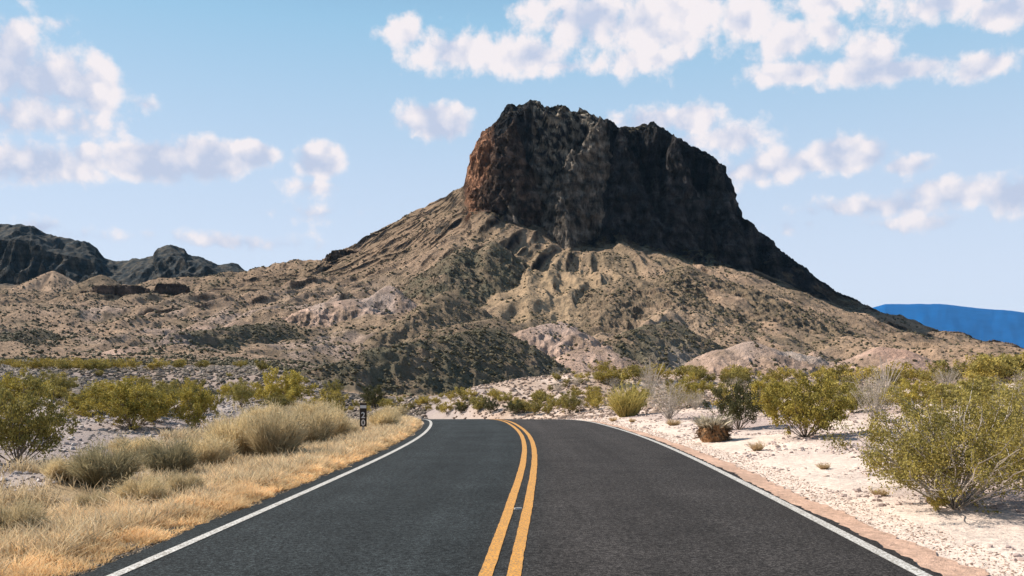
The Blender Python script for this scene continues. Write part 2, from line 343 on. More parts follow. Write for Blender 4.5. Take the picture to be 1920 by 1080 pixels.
# ------------------------------------------------------------------ materials
def new_mat(name, rough=.9, spec=.2):
    m = bpy.data.materials.new(name); m.use_nodes = True; t = m.node_tree; b = t.nodes['Principled BSDF']
    b.inputs['Roughness'].default_value = rough; b.inputs['Specular IOR Level'].default_value = spec
    return m, t, b
class G:
    def __init__(s, t): s.t = t
    def n(s, ty, **k):
        q = s.t.nodes.new(ty)
        for a, b in k.items(): setattr(q, a, b)
        return q
    def l(s, a, b): s.t.links.new(a, b)
    def noise(s, vec, scale, detail=4, rough=.5, col=False):
        q = s.n('ShaderNodeTexNoise'); q.inputs['Scale'].default_value = scale; q.inputs['Detail'].default_value = detail; q.inputs['Roughness'].default_value = rough
        s.l(vec, q.inputs['Vector']); return q.outputs[1 if col else 0]
    def math(s, op, a, b=0, clamp=False):
        q = s.n('ShaderNodeMath', operation=op, use_clamp=clamp)
        for i, v in enumerate((a, b)):
            if isinstance(v, (int, float)): q.inputs[i].default_value = v
            else: s.l(v, q.inputs[i])
        return q.outputs[0]
    def rng(s, v, a, b, c=0, d=1):
        q = s.n('ShaderNodeMapRange'); s.l(v, q.inputs[0])
        for i, k in enumerate((a, b, c, d)): q.inputs[i + 1].default_value = k
        return q.outputs[0]
    def mix(s, f, a, b, mode='MIX'):
        q = s.n('ShaderNodeMix', data_type='RGBA', blend_type=mode)
        for i, v in ((0, f), (6, a), (7, b)):
            if isinstance(v, (int, float)): q.inputs[i].default_value = v
            elif isinstance(v, tuple): q.inputs[i].default_value = (*v, 1)
            else: s.l(v, q.inputs[i])
        return q.outputs[2]
    def scale(s, vec, v):
        q = s.n('ShaderNodeVectorMath', operation='MULTIPLY'); s.l(vec, q.inputs[0]); q.inputs[1].default_value = v; return q.outputs[0]
    def attr(s, name):
        q = s.n('ShaderNodeAttribute', attribute_name=name); return q
    def bump(s, h, strength, dist, b, prev=None):
        q = s.n('ShaderNodeBump'); q.inputs['Strength'].default_value = strength; q.inputs['Distance'].default_value = dist; s.l(h, q.inputs['Height'])
        if prev: s.l(prev, q.inputs['Normal'])
        if b: s.l(q.outputs[0], b.inputs['Normal'])
        return q.outputs[0]
def gray(g, v):
    q = g.n('ShaderNodeCombineColor')
    for i in range(3): g.l(v, q.inputs[i])
    return q.outputs[0]

def mat_ground():
    m, t, b = new_mat('ground_soil', .95, .1); g = G(t); P = g.n('ShaderNodeNewGeometry').outputs['Position']
    c = g.attr('Col').outputs['Color']
    sp = g.rng(g.noise(P, 9, 5, .7), .3, .7, .72, 1.22); sp2 = g.rng(g.noise(P, 55, 3, .7), .3, .7, .8, 1.15); sp3 = g.rng(g.noise(P, .8, 4, .6), .3, .7, .88, 1.1)
    c = g.mix(1, c, gray(g, g.math('MULTIPLY', g.math('MULTIPLY', sp, sp2), sp3)), 'MULTIPLY')
    g.l(c, b.inputs['Base Color'])
    n1 = g.bump(g.noise(P, 4, 6, .7), .6, .12, None); g.bump(g.noise(P, 40, 4, .7), .6, .02, b, n1)
    return m
def mat_mountain():
    m, t, b = new_mat('mountain_rock', .95, .08); g = G(t); P = g.n('ShaderNodeNewGeometry').outputs['Position']
    c = g.attr('Col').outputs['Color']; rk = g.attr('Rock').outputs['Color']
    sx = g.n('ShaderNodeSeparateColor'); g.l(rk, sx.inputs[0]); rock = sx.outputs[0]
    f1 = g.rng(g.noise(P, .16, 7, .75), .3, .7, .62, 1.35); f2 = g.rng(g.noise(P, .9, 4, .7), .3, .7, .75, 1.2)
    streak = g.rng(g.noise(g.scale(P, (.13, .13, .04)), 1, 8, .75), .34, .66, .35, 1.75)
    strat = g.rng(g.noise(g.scale(P, (.02, .02, .11)), 1, 5, .6), .38, .62, .6, 1.5)
    tal = g.math('MULTIPLY', f1, f2); rr = g.math('MULTIPLY', g.math('MULTIPLY', streak, strat), f2)
    v = g.n('ShaderNodeMix', data_type='FLOAT'); g.l(rock, v.inputs[0]); g.l(tal, v.inputs[2]); g.l(rr, v.inputs[3])
    c = g.mix(1, c, gray(g, v.outputs[0]), 'MULTIPLY'); g.l(c, b.inputs['Base Color'])
    # cliff relief: vertical joints and blocks; talus relief: stones and rills
    hb = g.math('ADD', g.noise(g.scale(P, (.16, .16, .05)), 1, 7, .68), g.math('MULTIPLY', g.noise(P, .35, 5, .7), .5))
    n1 = g.bump(g.math('MULTIPLY', hb, rock), .95, 14, None)
    g.bump(g.noise(P, .35, 7, .72), .8, 2.6, b, n1)
    return m
def simple(name, rgb, rough=.85, var=.25, scale=8, spec=.2, bump=0):
    m, t, b = new_mat(name, rough, spec); g = G(t); P = g.n('ShaderNodeTexCoord').outputs['Object']
    v = g.rng(g.noise(P, scale, 4, .6), .3, .7, 1 - var, 1 + var)
    g.l(g.mix(1, rgb, gray(g, v), 'MULTIPLY'), b.inputs['Base Color'])
    if bump: g.bump(g.noise(P, scale * 2, 4, .6), .6, bump, b)
    return m
def leaf_mat(name, var=.3, transl=.32, gain=1.0):
    m, t, b = new_mat(name, .7, .15); g = G(t); c = g.attr('Col').outputs['Color']
    oi = g.n('ShaderNodeObjectInfo').outputs['Random']; f = g.rng(oi, 0, 1, gain - var * .5, gain + var * .5)
    c = g.mix(1, c, gray(g, f), 'MULTIPLY'); g.l(c, b.inputs['Base Color'])
    tr = g.n('ShaderNodeBsdfTranslucent'); g.l(c, tr.inputs[0]); ms = g.n('ShaderNodeMixShader'); ms.inputs[0].default_value = transl
    o = t.nodes['Material Output']; g.l(b.outputs[0], ms.inputs[1]); g.l(tr.outputs[0], ms.inputs[2]); g.l(ms.outputs[0], o.inputs[0])
    return m
def mat_asphalt():
    m, t, b = new_mat('asphalt', .92, .12); g = G(t); P = g.n('ShaderNodeNewGeometry').outputs['Position']
    c = g.attr('Col').outputs['Color']
    a1 = g.rng(g.noise(P, 60, 3, .8), .40, .66, .2, 2.6); a2 = g.rng(g.noise(P, 19, 4, .8),   .38, .62, .35, 1.9); a3 = g.rng(g.noise(P, .6, 5, .6), .3, .7, .8, 1.2)
    st = g.rng(g.noise(g.scale(P, (3.2, .12, 1)), 1, 4, .6), .3, .7, .88, 1.13)
    v = g.math('MULTIPLY', g.math('MULTIPLY', a1, a2), g.math('MULTIPLY', a3, st))
    g.l(g.mix(1, c, gray(g, v), 'MULTIPLY'), b.inputs['Base Color'])
    g.bump(g.noise(P, 90, 3, .7), .6, .006, b)
    return m
def mat_paint(name, rgb, wear):
    m, t, b = new_mat(name, .7, .3); g = G(t); P = g.n('ShaderNodeNewGeometry').outputs['Position']
    w = g.rng(g.noise(P, 38, 5, .8), .60 - wear, .68 - wear * .5); w2 = g.rng(g.noise(P, 5, 3, .6), .3, .7, .85, 1.1)
    c = g.mix(1, rgb, gray(g, w2), 'MULTIPLY'); c = g.mix(w, c, (.16, .13, .09)) if wear > 0 else c
    g.l(c, b.inputs['Base Color']); g.bump(g.noise(P, 90, 3, .7), .5, .004, b)
    return m
MG = mat_ground(); MM = mat_mountain(); MASPH = mat_asphalt()
MLEAF = leaf_mat('leaves', .6, .25, 1.12); MGRASS = leaf_mat('dry_blades', .2, .3); MSCRUB = leaf_mat('scrub_cover', .0, .0)
MSTEM = simple('woody_stem', (.20, .155, .115), .9, .3, 12); MGREYSTEM = simple('bleached_stem', (.42, .37, .32), .9, .25, 12)

# ------------------------------------------------------------------ terrain meshes
fov = math.atan(960 / F)
azs = np.concatenate([np.linspace(-math.pi, -.72, 50)[:-1], np.linspace(-.72, -.535, 60)[:-1], np.arctan(np.linspace(math.tan(-.535), math.tan(.535), 1250))[:-1], np.linspace(.535, .72, 60)[:-1], np.linspace(.72, math.pi, 51)])
def geom(a, b, r):
    n = int(math.log(b / a) / r); return np.exp(np.linspace(math.log(a), math.log(b), n + 1))[:-1]
rad = np.concatenate([[.3, .8, 1.4], geom(2, 100, .012), geom(100, 260, .008), np.arange(260, 480, .9), np.arange(480, 770, 1.3), np.arange(770, 925, .62), np.arange(925, 1300, 3), np.arange(1300, 1500, 1.6), geom(1500, 30000, .03), [30000.]])
AA, RR = np.meshgrid(azs, rad)
GX = RR * np.sin(AA); GY = RR * np.cos(AA)
# keep rings at constant depth inside the view so cliffs sample evenly
cosc = np.cos(np.clip(AA, -.66, .66)); blend = sst(60, 200, RR) * sst(3000, 1800, RR)
GR = RR * (1 - blend) + RR / cosc * blend
GX = GR * np.sin(AA); GY = GR * np.cos(AA)
GZ, TG, PX, PD, CAPM, MESAM, SS = terrain(GX, GY, True)
nr, na = GX.shape
# slope from neighbours (cliff faces are then broken up sideways into ribs, blocks and overhangs)
dRx = np.gradient(GX, axis=0); dRy = np.gradient(GY, axis=0); dRz = np.gradient(GZ, axis=0)
dAx = np.gradient(GX, axis=1); dAy = np.gradient(GY, axis=1); dAz = np.gradient(GZ, axis=1)
nx = dRy * dAz - dRz * dAy; ny = dRz * dAx - dRx * dAz; nzn = dRx * dAy - dRy * dAx
nl = np.sqrt(nx ** 2 + ny ** 2 + nzn ** 2) + 1e-9; NZ = np.abs(nzn) / nl; NXn = nx / nl * -np.sign(nzn)
ROCK = sst(.66, .48, NZ) * sst(500, 700, PD)
ROCK = np.clip(ROCK + CAPM * sst(.86, .7, NZ), 0, 1)
DSP = ROCK * np.clip(CAPM + .45 * MESAM + .5 * (TG >= 100) , 0, 1)
q_ = fbm(GX, GZ, 30, 2, 500) * 8
dy_ = (ridged(GX + q_, GZ * .45 + q_, 26, 3, 505, .55) - .5) * 4.2 + (ridged(GX + q_ * .5, GZ * .8, 8.5, 3, 510, .6) - .5) * 2.2 + fbm(GX, GZ * 1.5, 3.2, 2, 520) * .8
GYo = GY; GY = GY - DSP * dy_; GX = GX + DSP * (ridged(GYo, GZ * .7, 14, 3, 530) - .5) * 2.4; GZ = GZ + DSP * fbm(GX, GZ * 2, 6, 3, 540) * .6
n1 = fbm(GX, GY, 40, 4, 200); n2 = fbm(GX, GY, 12, 4, 210); n3 = fbm(GX, GY, 140, 3, 220)
def C3(c): return np.array(c)[None, None, :]
def lerp(a, b, t): return a + (b - a) * t[..., None]
Cc = lerp(C3(TAN) * np.ones(GX.shape + (3,)), C3(OLV) * 1.25, np.clip(.35 + n1 * .8 + n3 * .5, 0, 1))
# orange-tan apron in the middle of the slope
ap = np.exp(-(((PX - 1030) / 130) ** 2 + ((PD - 640) / 110) ** 2)); Cc = lerp(Cc, C3((.40, .285, .175)), np.clip(ap * 1.1 + n2 * .3 * ap, 0, .85))
pz_ = sst(930, 1000, PX) * sst(1800, 1650, PX) * sst(280, 320, PD) * sst(560, 430, PD); Cc = lerp(Cc, C3((.47, .33, .255)), np.clip(pz_ * (.25 + n1 * 1.6 + n2 * .5), 0, .9))
pl_ = sst(120, 200, PX) * sst(760, 700, PX) * sst(300, 360, PD) * sst(760, 620, PD); Cc = lerp(Cc, C3((.43, .315, .25)), np.clip(pl_ * (-.1 + n1 * 1.8 + n2 * .5), 0, .8))
upper = sst(700, 800, PD) * sst(1300, 1100, PX); Cc = lerp(Cc, C3((.24, .165, .105)), upper * .5)
rightp = sst(1450, 1700, PX) * sst(1200, 1000, PD); Cc = lerp(Cc, C3((.34, .23, .155)), rightp * np.clip(.5 + n1, 0, 1) * .7)
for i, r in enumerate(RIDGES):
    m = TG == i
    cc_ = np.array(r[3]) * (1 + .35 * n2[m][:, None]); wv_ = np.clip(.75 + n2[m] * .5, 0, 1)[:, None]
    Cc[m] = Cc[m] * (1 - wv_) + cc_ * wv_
for (cx_, d_, rx_, rd_, c_) in [(597,575,22,20,(.52,.40,.33)),(705,590,45,30,(.42,.33,.28)),(608,500,25,20,(.42,.32,.26)),(1030,440,60,26,(.46,.34,.28)),(1400,330,80,20,(.48,.36,.29)),(1690,400,60,26,(.50,.32,.24)),(1500,332,70,18,(.40,.33,.28)),
      (1780,345,60,20,(.44,.28,.21)),(1300,420,70,40,(.40,.32,.26)),(330,395,60,16,(.40,.30,.25)),(60,640,50,30,(.40,.28,.20)),(1290,560,90,40,(.36,.26,.18)),(1180,330,120,40,(.40,.31,.25))]:
    w_ = np.exp(-(((PX - cx_) / rx_) ** 2 + ((PD - d_) / rd_) ** 2)) * 1.5 + n2 * .5 - .25
    Cc = lerp(Cc, C3(c_), np.clip(w_, 0, .9) * np.exp(-(((PX - cx_) / rx_) ** 2 + ((PD - d_) / rd_) ** 2) * .5))
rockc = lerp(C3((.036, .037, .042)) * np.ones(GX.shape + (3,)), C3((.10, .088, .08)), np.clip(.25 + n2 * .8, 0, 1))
red = sst(932, 902, PX + n2 * 12) * CAPM; rockc = lerp(rockc, C3((.52, .27, .16)), np.clip(red * 1.2, 0, .9))  # reddish left end, its sunlit strip painted in as brighter colour
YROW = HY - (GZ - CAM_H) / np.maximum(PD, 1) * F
lit = sst(985, 1010, PX) * sst(1140, 1110, PX) * CAPM * np.maximum(sst(350, 310, YROW + n2 * 30), sst(1078, 1062, PX)); n5 = fbm(GX + GZ * .4, GZ, 7, 4, 560, .6); rockc = lerp(rockc, C3((.52, .44, .34)), np.clip(lit * (.30 + n5 * 1.8), 0, 1))  # sunlit spots on the middle crag painted as pale rock colour
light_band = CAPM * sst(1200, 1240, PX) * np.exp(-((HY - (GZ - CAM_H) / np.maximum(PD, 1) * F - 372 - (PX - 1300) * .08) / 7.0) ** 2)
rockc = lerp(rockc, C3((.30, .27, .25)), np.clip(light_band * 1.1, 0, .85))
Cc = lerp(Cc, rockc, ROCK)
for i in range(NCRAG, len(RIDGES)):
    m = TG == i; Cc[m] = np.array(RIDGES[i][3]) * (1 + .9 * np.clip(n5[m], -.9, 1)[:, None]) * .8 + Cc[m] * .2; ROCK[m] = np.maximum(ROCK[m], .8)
top = CAPM * (1 - ROCK); Cc = lerp(Cc, C3((.10, .10, .06)), top * .8)
dm = MESAM * np.ones_like(PX); Cc = lerp(Cc, lerp(C3((.036, .045, .050)) * np.ones(GX.shape + (3,)), C3((.105, .092, .075)), np.clip(n2 + .4, 0, 1)), np.clip(dm, 0, 1))
tb = TG >= 100; Cc[tb] = Cc[tb] * .3 + np.array((.19, .135, .105)) * .7
# near ground colours
sandR = C3((.76, .62, .52)); grav = C3((.47, .365, .325)); gL = C3((.36, .295, .27)); straw = C3((.46, .33, .19)); dirt = C3((.47, .27, .175))
nn = fbm(GX, GY, 5, 5, 230, .6); nm = fbm(GX, GY, 1.3, 4, 240, .6)
Nc = sandR * np.ones(GX.shape + (3,))
Nc = lerp(Nc, grav, np.clip(sst(5.6, 8.0, SS + nn) * (.62 + nn * .8 + nm * .4), 0, 1) * sst(60, 35, GR))
Nc = lerp(Nc, C3((.47, .345, .265)), sst(38, 75, PD) * np.clip(.75 + nn * .5, 0, 1)); Nc = lerp(Nc, C3((.36, .27, .20)), sst(78, 100, PD) * sst(1000, 900, PX))
dirtw = sst(3.9, 4.1, SS) * sst(4.5 , 4.3, SS); Nc = lerp(Nc, dirt, dirtw * sst(50, 30, PD))
leftw = np.maximum(sst(-3.6, -4.0, SS) * (PX < 1000), sst(48, 62, PD) * sst(960, 850, PX + nn * 30))
Lc = lerp(gL * np.ones(GX.shape + (3,)), C3((.46, .39, .35)), np.clip(.3 + nn * .8, 0, 1))
Lc = lerp(Lc, C3((.30, .235, .20)), sst(60, 130, PD) * np.clip(.55 + nn, 0, 1)); Lc = lerp(Lc, straw, sst(-8.6, -6.2, SS + nn * 2.4) * sst(70, 50, PD)); Nc = lerp(Nc, Lc, leftw)
far = sst(110, 190, PD); Cc = lerp(Nc, Cc, far)
Cc = np.clip(Cc, .01, .9)
VV = np.stack([GX, GY, GZ], -1).reshape(-1, 3); CCf = Cc.reshape(-1, 3); RKf = ROCK.reshape(-1)
ii = np.arange(nr * na).reshape(nr, na)
Q = np.stack([ii[:-1, :-1], ii[:-1, 1:], ii[1:, 1:], ii[1:, :-1]], -1).reshape(-1, 4)[:, ::-1]
dq = PD[:-1, :-1].reshape(-1); xq = PX[:-1, :-1].reshape(-1); aq = AA[:-1, :-1].reshape(-1)
bound = 560 + np.clip(dq - 600, 0, 400) * -.15
is_m = (dq > 262) & (dq < 1290) & (xq > bound) & (np.abs(aq) < .66)
is_h = (dq >= 1210) & (dq < 3000) & (xq < 520) & (np.abs(aq) < .66)
is_f = (dq > 262) & (dq < 1210) & (xq <= bound) & (np.abs(aq) < .66)
def sub(name, mask, mat, label):
    q = Q[mask]; u, inv = np.unique(q, return_inverse=True)
    o = mesh_np(name, VV[u], inv.reshape(-1, 4), 4, mat, CCf[u], True)
    ca = o.data.color_attributes.new('Rock', 'FLOAT_COLOR', 'POINT'); c4 = np.ones((len(u), 4), np.float32); c4[:, :3] = RKf[u][:, None]; ca.data.foreach_set('color', c4.ravel())
    tag(o, label, None, None, 'structure'); return o
sub('mountain', is_m, MM, 'tall brown desert butte with a dark rocky cap rising behind the road')
sub('hills', is_h, MM, 'dark flat topped hills at the far left behind the badlands')
sub('foothills', is_f, MM, 'low rolling brown badlands left of the butte')
sub('ground', ~(is_m | is_h | is_f), MG, 'pale gravel and sand desert ground')
# far ridge, aerial haze painted into its blue base colour
xs_ = np.linspace(150, 2700, 700); ds_ = np.linspace(-1, 1, 30)
yy_ = ip(xs_, [(150,540),(380,524),(470,519),(560,521),(700,540),(1560,590),(1625,577),(1660,568),(1710,566),(1760,568),(1830,573),(1880,579),(1950,586),(2100,596),(2700,600)]) + fbm(xs_, xs_ * 0, 60, 4, 300) * 1.8
XX, TT = np.meshgrid(xs_, ds_); D_ = 11000 + TT * 1700; rx = (XX - CX) / F * D_
prof = (1 - np.abs(TT)) ** .8 * (1 + .10 * ridged(rx, D_, 700, 5, 310) * (np.abs(TT) > .03) * np.abs(TT))
Z_ = -12 + (zof(11000, np.broadcast_to(yy_, XX.shape)) + 12) * prof
i2 = np.arange(XX.size).reshape(XX.shape); Q2 = np.stack([i2[:-1, :-1], i2[:-1, 1:], i2[1:, 1:], i2[1:, :-1]], -1).reshape(-1, 4)
mb, tb_, bb = new_mat('ridge_haze_blue', 1, 0); g_ = G(tb_); pp = g_.n('ShaderNodeNewGeometry').outputs['Position']
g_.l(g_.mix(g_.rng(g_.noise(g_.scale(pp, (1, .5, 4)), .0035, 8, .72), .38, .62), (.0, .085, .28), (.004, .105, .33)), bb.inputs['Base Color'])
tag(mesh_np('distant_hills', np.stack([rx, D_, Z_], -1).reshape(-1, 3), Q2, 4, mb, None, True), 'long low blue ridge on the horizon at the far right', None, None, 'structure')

# ------------------------------------------------------------------ road
def ribbon(name, off0, off1, y0, y1, n, lift, mat, parent=None, jit=0, colors=None, cols=1, seed=0):
    y = np.linspace(y0, y1, n); th = xslope(y); nrm = np.sqrt(1 + th ** 2); V = []; Cs = []
    for k in range(cols + 1):
        o = off0 + (off1 - off0) * k / cols; o = np.full(n, o)
        if jit and k in (0, cols): o = o + (fbm(y, y * 0 + k * 7, .35, 3, seed) * jit + fbm(y, y * 0 + k, 2.5, 2, seed + 5) * jit)
        vx = xc(y) + o / nrm; vy = y - o * th / nrm
        V.append(np.stack([vx, vy, zroad(vy) + lift - .018 * (np.abs(o) / 4) ** 2 + .018], -1))
        if colors is not None: Cs.append(colors(o, y))
    V = np.stack(V, 1); i = np.arange(n * (cols + 1)).reshape(n, cols + 1)
    q = np.stack([i[:-1, :-1], i[:-1, 1:], i[1:, 1:], i[1:, :-1]], -1).reshape(-1, 4)
    return mesh_np(name, V.reshape(-1, 3), q, 4, mat, np.stack(Cs, 1).reshape(-1, 3) if colors is not None else None, True, parent)
def roadcol(o, y):
    lane = sst(-.5, .6, o)[:, None]
    c = np.array((.019, .0225, .0235)) * (1 - lane) + np.array((.030, .027, .0255)) * lane
    tr = np.exp(-((np.abs(o) - .95) / .35) ** 2) + np.exp(-((np.abs(o) - 2.65) / .35) ** 2)
    e = sst(3.62, 3.95, np.abs(o))[:, None]
    c = c * (1 + .18 * sst(15, 45, y))[:, None] * (1 + .16 * tr[:, None] * (1 + .5 * fbm(y, y * 0, 6, 3, 61)[:, None]))
    return c * (1 - e) + c * .75 * e
road = ribbon('road', -3.84, 4.02, -50, 125, 1800, 0, MASPH, None, .07, roadcol, 28, 7)
tag(road, 'two lane asphalt road bending left out of sight', None, None, 'structure')
def shouldercol(o, y): return np.repeat(np.array([[.60, .395, .29]]), len(y), 0) * (1 + fbm(o * 2, y, 1.5, 3, 77) * .15)[:, None]
tag(ribbon('road_shoulder', 3.96, 4.50, -50, 70, 1800, -.030, MG, None, .10, shouldercol, 4, 17), 'reddish dirt strip along the right edge of the road', None, None, 'structure')
MW = mat_paint('white_road_paint', (.68, .66, .62), .16); MY = mat_paint('yellow_road_paint', (.74, .34, .055), .15)
ribbon('edge_line', -3.57, -3.45, -50, 120, 900, .006, MW, road); ribbon('edge_line', 3.79, 3.93, -50, 120, 900, .006, MW, road)
ribbon('centre_line', -.19, -.062, -50, 120, 1200, .006, MY, road, .006, None, 1, 3); ribbon('centre_line', .062, .19, -50, 120, 1200, .006, MY, road, .006, None, 1, 4)

def boxes(bl):
    V = []; Fq = []
    for (x0, x1, y0, y1, z0, z1) in bl:
        b = len(V); V += [(x0,y0,z0),(x1,y0,z0),(x1,y1,z0),(x0,y1,z0),(x0,y0,z1),(x1,y0,z1),(x1,y1,z1),(x0,y1,z1)]
        Fq += [[b,b+3,b+2,b+1],[b+4,b+5,b+6,b+7],[b,b+1,b+5,b+4],[b+1,b+2,b+6,b+5],[b+2,b+3,b+7,b+6],[b+3,b,b+4,b+7]]
    return np.array(V, float), np.array(Fq)
def empty(name, loc, rz=0):
    o = bpy.data.objects.new(name, None); COL.objects.link(o); o.location = loc; o.rotation_euler = (0, 0, rz); o.empty_display_size = .2; return o

# small pale reflector stub between the yellow lines
v_, f_ = boxes([(-.055, .055, -.012, .012, 0, .022), (-.045, .045, -.03, .03, -.004, .006)])
rf = mesh_np('road_reflector', v_, f_, 4, simple('pale_plastic', (.55, .53, .50), .5, .1, 30))
rf.location = (float(xc(12.55)) , 12.55, .018); rf.rotation_euler = (0, 0, math.radians(28)); tag(rf, 'small pale reflector stub between the double yellow lines', 'road reflector')

# ------------------------------------------------------------------ plants
def tubes(paths, sides=3):
    V = []; Fq = []
    for P, R in paths:
        P = np.asarray(P, float); n = len(P); T = np.gradient(P, axis=0); T /= np.linalg.norm(T, axis=1)[:, None] + 1e-9
        up = np.array((.31, .17, .93)); A = np.cross(T, up); A /= np.linalg.norm(A, axis=1)[:, None] + 1e-9; B = np.cross(T, A)
        b = len(V)
        for i in range(n):
            for k in range(sides):
                a = 2 * math.pi * k / sides; V.append(P[i] + (A[i] * math.cos(a) + B[i] * math.sin(a)) * R[i])
        for i in range(n - 1):
            for k in range(sides):
                k2 = (k + 1) % sides; Fq.append([b + i * sides + k, b + i * sides + k2, b + (i + 1) * sides + k2, b + (i + 1) * sides + k])
    return np.array(V), np.array(Fq)
def leaves_mesh(C, size, rng, elong=2.0, updir=.4):
    n = len(C); d = rng.normal(size=(n, 3)); d[:, 2] = np.abs(d[:, 2]) * (1 + updir); d /= np.linalg.norm(d, axis=1)[:, None]
    e = np.cross(d, rng.normal(size=(n, 3))); e /= np.linalg.norm(e, axis=1)[:, None]
    sz = size * rng.uniform(.6, 1.35, (n, 1))
    a = C - e * sz * .5; b = C + d * sz * elong * .5; c = C + e * sz * .5; f = C - d * sz * elong * .5
    V = np.stack([a, f, c, b], 1).reshape(-1, 3); return V, np.arange(4 * n).reshape(n, 4)
def creosote(seed, h=1.5, w=2.2, nst=22, nleaf=9000, lsz=.032, c1=(.42,.33,.07), c2=(.21,.18,.045), stemmat=None, spread=1.0, dens_low=.35, fuzz=.05):
    rng = np.random.default_rng(seed); paths = []; tips = []
    for i in range(nst):
        az_ = 2 * math.pi * (i * .381966 + rng.uniform(-.06, .06)); q_ = ((i + .5) / nst) ** .5 * .98
        lob = 1 + .16 * math.sin(az_ * 2 + seed) + .10 * math.sin(az_ * 5 + seed * 3)
        R_ = w * .5 * q_ * lob * rng.uniform(.82, 1.04); H_ = h * (.30 + .70 * math.sqrt(max(0, 1 - q_ * q_))) * rng.uniform(.78, 1.02)
        n = 7; t = np.linspace(0, 1, n); Ls = math.hypot(R_, H_)
        r = R_ * t ** rng.uniform(.8, 1.15); z = H_ * t ** rng.uniform(.75, 1.25)
        k = np.cumsum(rng.normal(0, .035, (n, 2)), axis=0) * Ls * .6; k[0] = 0
        P = np.stack([r * math.cos(az_) + k[:, 0], r * math.sin(az_) + k[:, 1], z - .03], -1); P[0, 2] = -.05
        paths.append((P, np.linspace(.013, .004, n) * h / 1.5)); 
        for j in range(7):
            s_ = rng.uniform(.3, .98); p0 = np.array([np.interp(s_, t, P[:, c]) for c in range(3)])
            dr = np.array([math.cos(az_), math.sin(az_), .4]) * .6 + rng.normal(0, .6, 3); dr[2] = dr[2] * .7 + .2; dr /= np.linalg.norm(dr)
            l = Ls * rng.uniform(.14, .30); m_ = p0 + dr * l * .5 + rng.normal(0, .02, 3); e_ = p0 + dr * l + np.array([0, 0, .06 * l])
            paths.append((np.array([p0, m_, e_]), np.array([.006, .004, .002]) * h / 1.5)); tips.append((p0, m_, e_, s_))
    V, Fq = tubes(paths)
    tw = np.array([.25 + .75 * (t_[3] > dens_low) * t_[3] for t_ in tips]); tw /= tw.sum()
    idx = rng.choice(len(tips), nleaf, p=tw); tt = rng.uniform(.15, 1.08, nleaf) ** .7
    T = np.array([[a, b, c] for a, b, c, _ in tips])[idx]
    C = T[:, 0] * (1 - tt[:, None]) + T[:, 2] * tt[:, None] + rng.normal(0, fuzz * h / 1.5, (nleaf, 3)); C[:, 2] = np.maximum(C[:, 2], .04)
    LV, LF = leaves_mesh(C, lsz, rng)
    clump = rng.uniform(0, 1, len(tips))[idx]; cv = np.clip(clump * .75 + rng.uniform(0, .35, nleaf), 0, 1)[:, None]
    cl = np.array(c2) * (1 - cv) + np.array(c1) * cv
    return (V, Fq, stemmat or MSTEM), (LV, LF, np.repeat(cl, 4, axis=0))
def blades(roots, dirs, length, width, rng, curve=.25, c_base=(.22,.15,.07), c_tip=(.62,.46,.27), seg=2, cvar=.2):
    n = len(roots); length = np.broadcast_to(length, (n,))[:, None]; side = np.cross(dirs, rng.normal(size=(n, 3))); side /= np.linalg.norm(side, axis=1)[:, None] + 1e-9
    width = np.broadcast_to(width, (n,))[:, None]
    bend = rng.normal(0, curve, (n, 3)); bend[:, 2] = -np.abs(bend[:, 2]) * .6
    m = roots + dirs * length * .55 + bend * length * .2; t = roots + dirs * length + bend * length * .75
    V = np.stack([roots - side * width * .5, roots + side * width * .5, m + side * width * .4, m - side * width * .4, t], 1).reshape(-1, 3)
    b = np.arange(n)[:, None] * 5
    Fq = np.concatenate([b + np.array([[0, 1, 2]]), b + np.array([[0, 2, 3]]), b + np.array([[3, 2, 4]])], 0)
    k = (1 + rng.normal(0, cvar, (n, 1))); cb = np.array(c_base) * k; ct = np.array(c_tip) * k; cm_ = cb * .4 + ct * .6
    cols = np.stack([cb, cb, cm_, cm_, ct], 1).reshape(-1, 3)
    return V, Fq, np.clip(cols, .01, .95)
def straw_shrub(seed, h=.8, w=1.2, n=5200, c1=(.20,.165,.085), c2=(.82,.66,.40), green=0.):
    rng = np.random.default_rng(seed)
    a = rng.uniform(0, 2 * math.pi, n); r0 = rng.uniform(0, 1, n) ** .5 * w * .20; tilt = rng.uniform(0, 1, n) ** .6 * .95
    roots = np.stack([np.cos(a) * r0, np.sin(a) * r0, np.full(n, -.02)], -1); a2 = a + rng.normal(0, .5, n)
    d = np.stack([np.cos(a2) * np.sin(tilt) * w / h * .75, np.sin(a2) * np.sin(tilt) * w / h * .75, np.cos(tilt)], -1)
    lob = .8 + .2 * np.sin(a2 * 3 + seed) + .12 * np.sin(a2 * 5 + seed * 2)
    ln = h * rng.uniform(.55, 1.05, n) * lob; dl = d.copy(); 
    # second-order twigs: many short blades starting part-way along the stems
    V1, F1, C1 = blades(roots, dl, ln, .010, rng, .16, c1, c2)
    k = int(n * 1.3); idx = rng.integers(0, n, k); s_ = rng.uniform(.35, .95, k)[:, None]
    r2 = roots[idx] + dl[idx] * (ln[idx][:, None] * s_); d2 = dl[idx] + rng.normal(0, .45, (k, 3)); d2[:, 2] = np.abs(d2[:, 2]); d2 /= np.linalg.norm(d2, axis=1)[:, None]
    V2, F2, C2 = blades(r2, d2, h * rng.uniform(.08, .22, k), .012, rng, .3, tuple(np.array(c1) * .5 + np.array(c2) * .5), c2)
    V = np.concatenate([V1, V2]); Fq = np.concatenate([F1, F2 + len(V1)]); C = np.concatenate([C1, C2])
    return V, Fq, C

